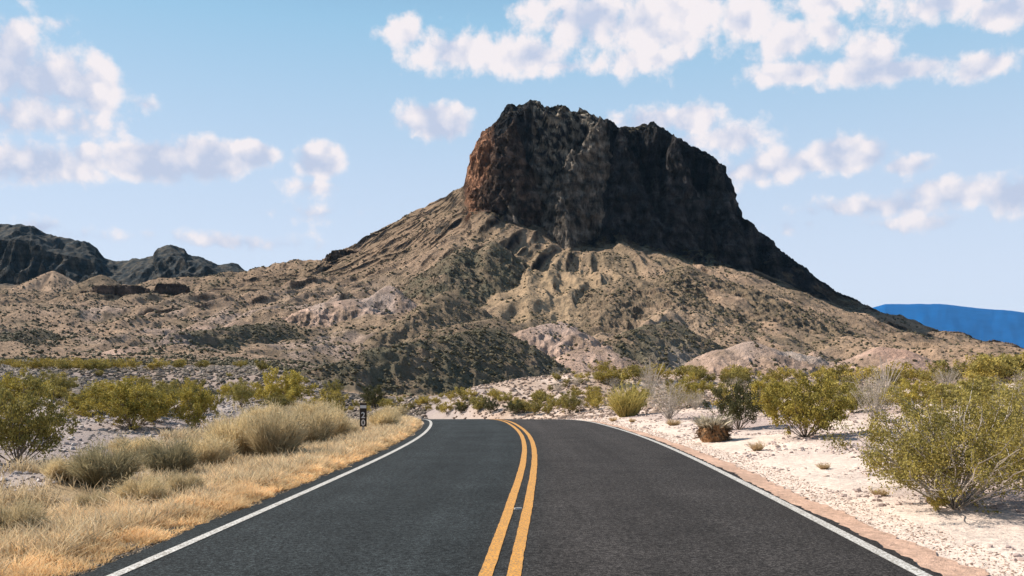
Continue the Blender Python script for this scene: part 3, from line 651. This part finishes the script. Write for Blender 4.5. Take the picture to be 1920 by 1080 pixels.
def children(o): return [c for c in bpy.data.objects if c.parent == o]
PROTO = {}
def make_bush(key, name, gen, label, cat, group=None):
    (sv, sf, sm), (lv, lf, lc) = gen
    r = empty(name, (0, 0, 0)); mesh_np('stems', sv, sf, 4, sm, None, True, r); mesh_np('foliage', lv, lf, 4, MLEAF, lc, False, r)
    PROTO[key] = dict(root=r, kids=children(r), used=False); tag(r, label, cat, group)
def make_single(key, name, V, Fq, C, mat, label, cat, group=None):
    o = mesh_np(name, V, Fq, Fq.shape[1], mat, C, False); PROTO[key] = dict(root=o, kids=[], used=False); tag(o, label, cat, group)
rnd = random.Random(5)
def put(key, x, y, s=(1, 1, 1), rz=None, label=None, group=None, dz=0):
    p = PROTO[key]
    if not p['used']: o = p['root']; p['used'] = True
    else:
        o = p['root'].copy(); COL.objects.link(o)
        for k in p['kids']:
            c = k.copy(); COL.objects.link(c); c.parent = o
    o.location = (x, y, float(terrain(np.array([x]), np.array([y]))[0]) + dz); o.rotation_euler = (0, 0, rnd.uniform(0, 6.28) if rz is None else rz); o.scale = s
    if label: o['label'] = label
    if group: o['group'] = group
    elif 'group' in o: del o['group']
    return o
def putpx(key, px, py, hpx, wpx, label, group=None, rz=None, h0=1.5, w0=2.2):
    x, y = ray_ground(px, py); k = y / F
    return put(key, x, y, (wpx * k / w0, wpx * k / w0, hpx * k / h0), rz, label, group)

make_bush('cre1', 'creosote_bush', creosote(1, nleaf=12000), 'x', 'bush')
make_bush('cre2', 'creosote_bush', creosote(2, nst=16, nleaf=9000), 'x', 'bush')
make_bush('cre3', 'creosote_bush', creosote(3, nst=26, nleaf=9000, c1=(.33,.27,.075), c2=(.17,.155,.05)), 'x', 'bush')
make_bush('dark', 'dark_bush', creosote(4, nst=24, nleaf=9000, c1=(.14,.13,.05), c2=(.05,.06,.028), dens_low=.2), 'x', 'bush')
make_bush('big', 'creosote_bush', creosote(6, h=1.7, w=3.3, nst=60, nleaf=44000, lsz=.018, c1=(.40,.315,.08), c2=(.17,.155,.05), stemmat=MGREYSTEM, fuzz=.045), 'x', 'bush')
make_bush('wisp', 'twiggy_shrub', creosote(8, nst=46, nleaf=1800, lsz=.02, c1=(.34,.28,.18), c2=(.25,.22,.13), stemmat=MGREYSTEM), 'x', 'bush')
make_bush('small', 'creosote_bush', creosote(9, nst=10, nleaf=1500, lsz=.07, c1=(.36,.29,.08), c2=(.17,.15,.05), fuzz=.09), 'x', 'bush')
make_bush('small2', 'creosote_bush', creosote(10, nst=10, nleaf=1300, lsz=.07, c1=(.42,.32,.07), c2=(.21,.17,.05), fuzz=.09), 'x', 'bush')
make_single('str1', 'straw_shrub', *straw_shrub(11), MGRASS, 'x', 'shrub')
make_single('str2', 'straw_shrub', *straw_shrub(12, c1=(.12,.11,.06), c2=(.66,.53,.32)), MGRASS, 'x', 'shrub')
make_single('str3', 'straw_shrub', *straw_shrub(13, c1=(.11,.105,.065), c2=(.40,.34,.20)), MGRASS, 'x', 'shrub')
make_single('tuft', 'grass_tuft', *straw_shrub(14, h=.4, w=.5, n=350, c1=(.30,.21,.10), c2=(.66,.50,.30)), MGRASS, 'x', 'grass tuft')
_v, _f, _c = straw_shrub(15, h=1.0, w=.8, n=900, c1=(.34,.28,.10), c2=(.52,.43,.14)); make_single('reed', 'tall_shrub', _v, _f, _c, MGRASS, 'x', 'shrub')

CB = lambda *a, **k: putpx(*a, **k)
# right side
CB('big', 1790, 952, 226, 480, 'largest olive creosote bush filling the right edge beside the road', h0=1.7, w0=3.3, rz=.6)
CB('big', 1915, 895, 185, 280, 'olive creosote bush cut by the right frame edge behind the largest bush', h0=1.7, w0=3.3, rz=2.2)
CB('cre1', 1510, 820, 122, 190, 'rounded yellow green creosote bush with bare forked trunk on white sand', rz=1)
CB('dark', 1385, 806, 92, 100, 'dark green bush right behind the brown stump')
CB('wisp', 1255, 786, 84, 100, 'grey wispy twig shrub left of the brown stump')
CB('cre2', 1295, 765, 62, 90, 'pale green bush above and left of the brown stump')
CB('reed', 1175, 781, 82, 70, 'upright yellow green shrub of thin stems beside the right shoulder', h0=1.0, w0=.8)
CB('cre2', 1195, 778, 60, 60, 'olive bush just right of the upright thin stemmed shrub')
CB('cre3', 1068, 776, 44, 52, 'round dark olive bush left of the upright thin stemmed shrub')
CB('cre2', 1440, 780, 78, 120, 'yellowish bush between the dark bush and the rounded creosote')
CB('cre3', 1600, 775, 55, 70, 'low bush partly hidden behind the rounded creosote bush')
CB('wisp', 1640, 790, 110, 90, 'grey twiggy shrub with bare stems left of the largest bush')
CB('wisp', 1215, 745, 70, 40, 'thin bare stemmed shrub on the bank above the twig shrub')
CB('cre1', 1700, 770, 60, 100, 'mid sized creosote directly behind the largest bush on the left')
CB('cre3', 1830, 760, 52, 110, 'creosote on the bank top right of the largest bush')
CB('small', 1695, 910, 36, 60, 'small yellow green sprig at the left foot of the largest bush')
CB('small2', 1760, 960, 40, 46, 'small yellow green sprig under the front of the largest bush')
# centre
for (px, py, hp, wp, lb) in [(865,775,20,34,'leftmost small dark bush beyond the end of the road'),(920,776,30,34,'dark upright bush beyond the road left of the yellow lines'),
      (965,777,26,44,'olive bush beyond the road right of the dark upright bush'),(1003,778,32,46,'widest olive bush beyond the road near the right shoulder'),(1026,778,24,30,'small bush touching the right end of the bush row'),
      (826,772,16,26,'tiny bush beyond the inside of the bend'),(890,762,14,30,'tiny bush above the dark bush row')]:
    putpx('dark' if 'dark' in lb else 'small', px, py, hp, wp, lb)
# left side
CB('cre3', 35, 872, 165, 200, 'large olive creosote bush at the lower left frame edge')
CB('cre2', 30, 790, 95, 150, 'yellow olive creosote behind the bush at the left frame edge')
CB('cre3', 147, 775, 44, 76, 'small dark olive bush between two larger left bushes')
CB('cre1', 248, 806, 98, 165, 'broad yellow green creosote in the middle of the left flat')
CB('cre2', 368, 808, 92, 112, 'leaning green creosote right of the broad yellow green one')
CB('cre3', 452, 765, 56, 54, 'small green bush between leaning creosote and rounded creosote')
CB('cre1', 532, 765, 76, 112, 'rounded yellow green creosote near the road bend on the left')
CB('small2', 618, 768, 38, 76, 'low bright yellow bush above the milepost shrubs')
CB('cre3', 625, 745, 34, 40, 'small dark bush above the low bright yellow bush')
CB('dark', 700, 764, 42, 60, 'grey green bush just behind the milepost')
CB('cre3', 100, 745, 50, 90, 'olive bush on the left flat beyond the small dark one')
CB('small', 310, 745, 36, 66, 'small creosote beyond the broad yellow green bush')
# straw shrubs
for (k, px, py, hp, wp, lb) in [('str3',195,915,100,150,'dark centred straw shrub nearest the left gravel'),('str3',318,895,84,120,'dark grey straw shrub in the middle of the dry grass'),
      ('str1',445,862,104,140,'pale straw shrub in the middle of the roadside row'),('str2',515,866,118,130,'tall straw shrub with a dark base left of the milepost'),
      ('str2',575,842,92,120,'dense blond shrub between tall straw shrub and milepost'),('str1',622,828,78,92,'blond shrub directly left of the milepost'),
      ('str1',722,806,46,70,'low blond shrub right of the milepost'),('str1',735,790,36,60,'last small blond shrub before the bend'),
      ('str1',385,875,70,120,'low pale straw shrub between dark grey and pale shrubs'),('str1',255,860,50,110,'pale straw shrub below the broad creosote'),
      ('str2',175,965,52,80,'small olive straw shrub in the lower left grass'),('str2',25,1015,95,150,'olive brown shrub at the bottom left corner'),
      ('str1',270,950,70,110,'dry pale stalks shrub in front of the dark grey straw shrub'),('str2',340,935,60,90,'brownish dry shrub near the verge below the dark grey one'),
      ('str1',120,900,50,100,'pale straw shrub beside the left gravel patch'),('str1',590,790,46,90,'blond shrub behind the milepost row'),('str1',500,800,50,100,'blond shrub below the rounded left creosote'),
      ('str2',655,820,30,40,'small shrub with dark base at the foot of the milepost')]:
    putpx(k, px, py, hp, wp, lb, h0=.8, w0=1.62)
for i, (px, py, hp, wp, lb) in enumerate([(1262,798,18,34,'pale grass tuft on white sand left of the brown stump'),(1150,790,12,20,'tiny grass tuft at the foot of the upright shrub'),(1650,930,22,40,'thin dry tuft at the foot of the largest bush'),
      (1185,792,12,16,'tiny dark tuft on the right shoulder sand'),(1420,845,26,34,'dry tuft on sand right of the brown stump'),(1545,880,18,30,'dry tuft on gravel below the rounded creosote')]):
    putpx('tuft', px, py, hp, wp, lb, h0=.4, w0=.6)
# scattered bushes farther off
ORD = ['first', 'second', 'third', 'fourth', 'fifth', 'sixth', 'seventh', 'eighth', 'ninth', 'tenth', 'eleventh', 'twelfth', 'thirteenth', 'fourteenth', 'fifteenth', 'sixteenth', 'seventeenth', 'eighteenth', 'nineteenth', 'twentieth', 'twenty first', 'twenty second', 'twenty third', 'twenty fourth', 'twenty fifth', 'twenty sixth']
def scatter(n, xr, yr, what, grp, segs, hr=(.7, 1.25), keys=('small', 'small2'), seed=0):
    q = random.Random(seed); made = []
    for i in range(n):
        px = q.uniform(*xr); py = q.uniform(*yr)
        x, y = ray_ground(px, py)
        if y > 262 or y < 20 or abs(road_s(x, y)) < 7: continue
        h = q.uniform(*hr); w = h * q.uniform(1.2, 1.9)
        made.append((px, put(q.choice(keys), x, y, (w / 2.2, w / 2.2, h / 1.5), q.uniform(0, 6.28), 'x', grp)))
    made.sort(key=lambda t: t[0]); cnt = {}
    for px, o in made:
        sg = [t for a, t in segs if px >= a][-1]; k = cnt.get(sg, 0); cnt[sg] = k + 1
        o['label'] = '%s, %s from the left %s' % (what, ORD[min(k, 25)], sg)
scatter(125, (-30, 640), (678, 697), 'bush of the far band', 'bushes in the far band on the left', [(-99, 'above the edge creosote'), (75, 'right of the edge creosote'), (150, 'left of the broad creosote'), (210, 'above the broad creosote'), (300, 'right of the broad creosote'), (370, 'beyond the leaning creosote'), (440, 'left of the rounded creosote'), (500, 'above the rounded creosote'), (570, 'right of the rounded creosote')], (1.1, 2.2), seed=1)
scatter(34, (-30, 600), (706, 760), 'small bush on pale gravel', 'small bushes on the left gravel flat', [(-99, 'near the frame edge'), (150, 'around the broad creosote'), (320, 'around the leaning creosote'), (480, 'around the rounded creosote')], (.6, 1.1), seed=2)
scatter(24, (-30, 640), (722, 795), 'golden olive bush', 'mid sized bushes on the left flat', [(-99, 'around the edge creosote'), (200, 'beside the broad creosote'), (330, 'beside the leaning creosote'), (480, 'beside the rounded creosote')], (.7, 1.15), ('cre2', 'cre3', 'dark', 'cre3', 'wisp'), 12)
scatter(64, (1110, 1950), (702, 722), 'bush on the bank crest', 'bushes along the right bank crest', [(-99, 'above the thin stemmed shrub'), (1230, 'above the brown stump'), (1370, 'above the dark bush'), (1450, 'above the rounded creosote'), (1580, 'between the two large creosotes'), (1700, 'above the largest bush'), (1830, 'by the frame edge')], (.9, 1.7), seed=3)
scatter(50, (1040, 1950), (722, 770), 'small bush on the bank slope', 'small bushes on the right bank slope', [(-99, 'by the sandy mound'), (1150, 'behind the thin stemmed shrub'), (1300, 'behind the dark bush'), (1450, 'behind the rounded creosote'), (1600, 'behind the largest bush')], (.6, 1.3), ('small', 'small2', 'wisp'), 4)
scatter(24, (1000, 1130), (702, 760), 'tiny bush on pink sand', 'tiny bushes on the sandy mound', [(-99, 'on the left half of the mound'), (1065, 'on the right half of the mound')], (.4, .8), seed=5)
scatter(56, (600, 1060), (744, 777), 'low bush', 'bushes at the foot of the dark hill', [(-99, 'behind the milepost'), (740, 'beyond the inside of the bend'), (860, 'beyond the yellow lines'), (960, 'at the foot of the sandy mound')], (.6, 1.2), seed=6)

# ocotillo wands
def ocotillo(seed, h, n):
    rng = np.random.default_rng(seed); ps = []
    for i in range(n):
        a = rng.uniform(0, 6.28); t = np.linspace(0, 1, 7); ti = rng.uniform(.1, .5); r = h * np.sin(ti) * t ** 1.2
        w_ = np.cumsum(rng.normal(0, .015, (7, 2)), 0) * h
        ps.append((np.stack([r * math.cos(a) + w_[:, 0], r * math.sin(a) + w_[:, 1], h * rng.uniform(.8, 1) * math.cos(ti) * t - .05], -1), np.linspace(.026, .010, 7)))
    return tubes(ps, 5)
for j, (px, py, hp, lb) in enumerate([(1222, 742, 78, 'tall grey ocotillo with bare wands standing on the bank left of the dark bush'), (1660, 745, 80, 'bare grey ocotillo wands left of the largest bush on the bank')]):
    x, y = ray_ground(px, py); v_, f_ = ocotillo(30 + j, hp * y / F, 16); o = mesh_np('ocotillo', v_, f_, 4, MGREYSTEM, None, True); o.location = (x, y, float(terrain(np.array([x]), np.array([y]))[0])); tag(o, lb, 'plant')

# brown stump with broken top
x, y = ray_ground(1338, 828); k = y / F; R0 = 24 * k; H0 = 60 * k
st = empty('dead_stump', (x, y, float(terrain(np.array([x]), np.array([y]))[0]))); tag(st, 'squat brown dead yucca stump with pale broken leaves on the white shoulder sand', 'stump')
rng = np.random.default_rng(77); nA, nH = 40, 14; V = []
for i in range(nH):
    t = i / (nH - 1)
    for j in range(nA):
        a = 2 * math.pi * j / nA; r = R0 * (.78 + .28 * math.sin(t * 2.2)) * (1 + .10 * math.sin(a * 5 + 1) + .08 * math.sin(a * 9 + t * 5) + rng.normal(0, .025)); V.append((r * math.cos(a), r * math.sin(a), -.04 + t * H0 * .52 * (1 + .12 * math.sin(a * 3) * t)))
V.append((0, 0, H0 * .40)); i = np.arange(nA * nH).reshape(nH, nA); F4 = []
for a in range(nH - 1):
    for b in range(nA): F4.append([i[a, b], i[a, (b + 1) % nA], i[a + 1, (b + 1) % nA], i[a + 1, b]])
for b in range(nA): F4.append([i[-1, b], i[-1, (b + 1) % nA], len(V) - 1, len(V) - 1])
me = bpy.data.meshes.new('stump_trunk'); me.from_pydata([tuple(v) for v in V], [], [f if f[2] != f[3] else f[:3] for f in [[int(q) for q in ff] for ff in F4]]); me.update()
o = bpy.data.objects.new('trunk', me); COL.objects.link(o); o.parent = st; me.materials.append(simple('old_bark', (.30, .17, .085), .95, .45, 14, .1, .05))
n = 260; a = rng.uniform(0, 6.28, n); rr_ = R0 * rng.uniform(.2, 1.0, n); roots = np.stack([np.cos(a) * rr_, np.sin(a) * rr_, H0 * rng.uniform(.35, .52, n)], -1)
d = np.stack([np.cos(a) * rng.uniform(.2, 1.1, n), np.sin(a) * rng.uniform(.2, 1.1, n), rng.uniform(.4, 1.1, n)], -1); d /= np.linalg.norm(d, axis=1)[:, None]
v_, f_, c_ = blades(roots, d, H0 * rng.uniform(.25, .55, n), .05 * H0 / .8, rng, .3, (.22, .17, .10), (.62, .55, .42)); mesh_np('dry_leaves', v_, f_, 3, MGRASS, c_, False, st)
n = 160; a = rng.uniform(0, 6.28, n); roots = np.stack([np.cos(a) * R0 * 1.0, np.sin(a) * R0 * 1.0, H0 * rng.uniform(.1, .45, n)], -1)
d = np.stack([np.cos(a) * .7, np.sin(a) * .7, rng.uniform(-.7, .5, n)], -1); v_, f_, c_ = blades(roots, d, H0 * rng.uniform(.15, .35, n), .045 * H0 / .8, rng, .3, (.08, .05, .03), (.22, .15, .09)); mesh_np('leaf_skirt', v_, f_, 3, MGRASS, c_, False, st)

# milepost
x, y = ray_ground(681, 818); k = y / F
mp = empty('milepost', (x, y, float(terrain(np.array([x]), np.array([y]))[0])), math.radians(-4)); tag(mp, 'small dark mile marker with white digits on a post among blond shrubs', 'sign')
wd = 13 * k; top_ = 62 * k; bot_ = 18 * k
v_, f_ = boxes([(-.03, .03, .012, .06, -.3, top_ * .93), (-.045, -.03, .012, .02, -.3, top_ * .93), (.03, .045, .012, .02, -.3, top_ * .93)]); mesh_np('post', v_, f_, 4, simple('galvanised_post', (.34, .33, .31), .5, .2, 20), None, False, mp)
v_, f_ = boxes([(-wd / 2, wd / 2, 0, .012, bot_, top_)]); mesh_np('plate', v_, f_, 4, simple('brown_plate', (.030, .022, .020), .5, .15, 20), None, False, mp)
MWH = simple('white_marking', (.62, .60, .58), .6, .08, 20)
v_, f_ = boxes([(-wd / 2 + .01, wd / 2 - .01, -.004, .0, top_ - 9.5 * k, top_ - 4 * k)]); mesh_np('white_band', v_, f_, 4, MWH, None, False, mp)
for ch, zc_ in (('2', top_ - 22.5 * k), ('0', top_ - 36.5 * k)):
    cu = bpy.data.curves.new('digit', 'FONT'); cu.body = ch; cu.size = 15.5 * k; cu.align_x = 'CENTER'; cu.extrude = .002; cu.offset = .006
    to = bpy.data.objects.new('digit', cu); COL.objects.link(to); dg = bpy.context.evaluated_depsgraph_get(); me = bpy.data.meshes.new_from_object(to.evaluated_get(dg))
    bpy.data.objects.remove(to); o = bpy.data.objects.new('digit', me); COL.objects.link(o); o.parent = mp; o.location = (0, -.004, zc_ - 5.2 * k); o.rotation_euler = (math.pi / 2, 0, 0); me.materials.clear(); me.materials.append(MWH)

# ------------------------------------------------------------------ stuff: verge grass, gravel, scrub on the slopes
rng = np.random.default_rng(3)
def verge():
    Vs = []; Fs = []; Cs = []; base = 0
    for (y0, y1, n, wd, hh) in [(4.5, 9, 42000, .007, .24), (9, 15, 60000, .009, .25), (15, 26, 60000, .014, .26), (26, 60, 60000, .026, .28)]:
        y = rng.uniform(y0, y1, n); u = rng.uniform(0, 1, n) ** 1.25; s0 = -4.02; wdt = ip(y, [(4, 4.2), (10, 3.4), (18, 2.4), (30, 1.7), (60, 1.5)])
        s = s0 - u * wdt + fbm(y, y * 0, .9, 3, 5) * .14
        cl = fbm(s * 1.0, y, .45, 3, 9); keep = rng.uniform(-.75, .5, n) < cl; y = y[keep]; s = s[keep]; u = u[keep]; cl = cl[keep]; m = len(y)
        th = xslope(y); nr_ = np.sqrt(1 + th ** 2); X = xc(y) + s / nr_; Yq = y - s * th / nr_
        Z = terrain(X, Yq) - .01
        dirs = np.stack([rng.normal(.12, .35, m), rng.normal(0, .35, m), rng.uniform(.6, 1.1, m)], -1); dirs /= np.linalg.norm(dirs, axis=1)[:, None]
        ln = hh * rng.uniform(.4, 1.15, m) * (.65 + .5 * np.clip(cl + .4, 0, 1)) * np.clip(.5 + u * 3, .5, 1)
        v, f, c = blades(np.stack([X, Yq, Z], -1), dirs, ln, wd, rng, .45, (.56, .36, .16), (.92, .72, .47), cvar=.16)
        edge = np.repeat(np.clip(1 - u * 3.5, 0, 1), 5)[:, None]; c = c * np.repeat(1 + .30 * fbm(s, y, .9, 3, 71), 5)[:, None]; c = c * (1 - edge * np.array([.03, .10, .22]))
        Vs.append(v); Fs.append(f + base); Cs.append(c); base += len(v)
    return np.concatenate(Vs), np.concatenate(Fs), np.concatenate(Cs)
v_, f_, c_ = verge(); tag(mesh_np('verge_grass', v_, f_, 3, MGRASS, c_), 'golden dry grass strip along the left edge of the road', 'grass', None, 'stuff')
# field of paler dry grass between the shrubs
def field():
    n = 120000; y = rng.uniform(6, 48, n) ; s = -4.5 - rng.uniform(0, 1, n) ** 1.3 * ip(y, [(6, 3.6), (12, 5), (25, 6), (48, 6)])
    cl = fbm(s, y, 1.5, 3, 19); keep = rng.uniform(-.5, .6, n) < cl * 1.6 - .1; y = y[keep]; s = s[keep]; m = len(y)
    th = xslope(y); nr_ = np.sqrt(1 + th ** 2); X = xc(y) + s / nr_; Yq = y - s * th / nr_; Z = terrain(X, Yq) - .01
    dirs = np.stack([rng.normal(0, .3, m), rng.normal(0, .3, m), rng.uniform(.6, 1.1, m)], -1); dirs /= np.linalg.norm(dirs, axis=1)[:, None]
    return blades(np.stack([X, Yq, Z], -1), dirs, rng.uniform(.15, .42, m), .006 + .0006 * y, rng, .4, (.36, .27, .15), (.82, .65, .42), cvar=.2)
v_, f_, c_ = field(); tag(mesh_np('dry_grass', v_, f_, 3, MGRASS, c_), 'pale dry grass growing between the shrubs left of the road', 'grass', None, 'stuff')

def stones(X, Y, size, cols, name, mat, label, cat, flat=.6, sub_=0):
    n = len(X); Z = terrain(X, Y)
    ph = (1 + 5 ** .5) / 2; ico = np.array([(-1,ph,0),(1,ph,0),(-1,-ph,0),(1,-ph,0),(0,-1,ph),(0,1,ph),(0,-1,-ph),(0,1,-ph),(ph,0,-1),(ph,0,1),(-ph,0,-1),(-ph,0,1)]) / 1.9
    fi = np.array([(0,11,5),(0,5,1),(0,1,7),(0,7,10),(0,10,11),(1,5,9),(5,11,4),(11,10,2),(10,7,6),(7,1,8),(3,9,4),(3,4,2),(3,2,6),(3,6,8),(3,8,9),(4,9,5),(2,4,11),(6,2,10),(8,6,7),(9,8,1)])
    V = ico[None] * size[:, None, None] * rng.uniform(.6, 1.3, (n, 12, 1)) * np.concatenate([rng.uniform(.7, 1.3, (n, 1, 2)), np.full((n, 1, 1), flat)], 2)
    a = rng.uniform(0, 6.28, n); ca = np.cos(a)[:, None]; sa = np.sin(a)[:, None]; vx = V[..., 0] * ca - V[..., 1] * sa; vy = V[..., 0] * sa + V[..., 1] * ca
    V = np.stack([vx + X[:, None], vy + Y[:, None], V[..., 2] + Z[:, None] + size[:, None] * flat * .35], -1).reshape(-1, 3)
    Fq = (fi[None] + (np.arange(n) * 12)[:, None, None]).reshape(-1, 3)
    return tag(mesh_np(name, V, Fq, 3, mat, np.repeat(cols, 12, axis=0)), label, cat, None, 'stuff')
def near_pts(n, y0, y1, s0, s1, pw=1.0):
    y = y0 * (y1 / y0) ** rng.uniform(0, 1, n) ; s = s0 + (s1 - s0) * rng.uniform(0, 1, n) ** pw
    th = xslope(y); nr_ = np.sqrt(1 + th ** 2); return xc(y) + s / nr_, y - s * th / nr_, s
def cmix(n, a, b): t = rng.uniform(0, 1, (n, 1)); return (np.array(a) * (1 - t) + np.array(b) * t) * rng.uniform(.8, 1.15, (n, 1))
MST = MSCRUB
n = 26000; X, Yp, s = near_pts(n, 6, 60, 5.0, 26, 1.2); keep = fbm(X, Yp, 2.5, 3, 33) + .25 * sst(6, 9, s) > .1 * rng.normal(size=n); X = X[keep]; Yp = Yp[keep]
stones(X, Yp, .008 + .045 * rng.uniform(0, 1, len(X)) ** 5 * 1.2 + Yp * .0006, cmix(len(X), (.66, .53, .45), (.36, .27, .24)), 'gravel', MST, 'loose grey and pink gravel on the right roadside', 'gravel')
n = 26000; X, Yp, s = near_pts(n, 8, 70, -8.0, -34, 1.0)
stones(X, Yp, .010 + .07 * rng.uniform(0, 1, n) ** 4 + Yp * .0007, cmix(n, (.60, .52, .47), (.20, .165, .155)), 'rubble', MST, 'grey angular rubble covering the left desert flat', 'rubble')
n = 26000; Yp = 55 * (250 / 55.) ** rng.uniform(0, 1, n); X = (rng.uniform(-60, 800, n) - CX) / F * Yp
stones(X, Yp, .10 + .28 * rng.uniform(0, 1, n) ** 3 + Yp * .0010, cmix(n, (.34, .27, .22), (.09, .075, .05)), 'rubble', MST, 'distant rubble scattered over the far left flat', 'rubble')
n = 12000; Yp = rng.uniform(48, 125, n); X = (rng.uniform(850, 1960, n) - CX) / F * Yp; kk = road_s(X, Yp) > 5.5; X = X[kk]; Yp = Yp[kk]
stones(X, Yp, .05 + .16 * rng.uniform(0, 1, len(X)) ** 3 + Yp * .0006, cmix(len(X), (.50, .38, .30), (.17, .12, .09)), 'rubble', MST, 'stones and dead brush scattered over the sandy bank', 'rubble')
n = 9000; X, Yp, s = near_pts(n, 5, 40, -3.9, -4.3); 
stones(X, Yp, .008 + .02 * rng.uniform(0, 1, n) ** 2, cmix(n, (.30, .23, .16), (.06, .055, .05)), 'edge_gravel', MST, 'dark crumbled asphalt and gravel along the left road edge', 'gravel')
n = 8000; X, Yp, s = near_pts(n, 5, 45, 3.94, 5.1)
stones(X, Yp, .005 + .011 * rng.uniform(0, 1, n) ** 2 + Yp * .0003, cmix(n, (.66, .50, .40), (.26, .18, .14)), 'shoulder_gravel', MST, 'dark crumbled asphalt along the right road edge', 'gravel')
# scrub over the mountain and badlands
n = 210000; px = rng.uniform(-60, 1990, n); d = 262 + (1180 - 262) * rng.uniform(0, 1, n) ** 1.1
X = (px - CX) / F * d; T = terrain(X, d, True); z0 = T[0]; zx = terrain(X + 2, d); zy = terrain(X, d + 2); sl = np.hypot(zx - z0, zy - z0) / 2
tg = T[1]; dk = np.zeros(n); 
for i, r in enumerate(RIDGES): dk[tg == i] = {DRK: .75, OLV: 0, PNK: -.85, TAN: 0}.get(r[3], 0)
dn = fbm(X, d, 50, 4, 400) + fbm(X, d, 14, 2, 410) * .6 + dk - .55 * np.exp(-(((px - 1030) / 130) ** 2 + ((d - 640) / 110) ** 2))
keep = (sl < .95) & (rng.uniform(-.6, 1.1, n) < dn + .28) & (T[4] < .5); X = X[keep]; d = d[keep]
print('scrub', len(X))
stones(X, d, (.22 + .80 * rng.uniform(0, 1, len(X)) ** 4) * (.8 + d / 1500), cmix(len(X), (.155, .125, .07), (.065, .06, .034)), 'scrub', MST, 'dark desert scrub dotted over the slopes of the butte', 'scrub', flat=.75)

# ------------------------------------------------------------------ haze
v_, f_ = boxes([(-14000, 14000, -3000, 14500, -60, 1350)])
hm = bpy.data.materials.new('haze_air'); hm.use_nodes = True; ht = hm.node_tree; ht.nodes.remove(ht.nodes['Principled BSDF'])
pv = ht.nodes.new('ShaderNodeVolumePrincipled'); pv.inputs['Color'].default_value = (.35, .68, 1, 1); pv.inputs['Density'].default_value = 1.5e-5
ht.links.new(pv.outputs[0], ht.nodes['Material Output'].inputs['Volume'])
hz = mesh_np('haze', v_, f_, 4, hm); hz['kind'] = 'stuff'; hz['label'] = 'thin blue air haze over the desert'
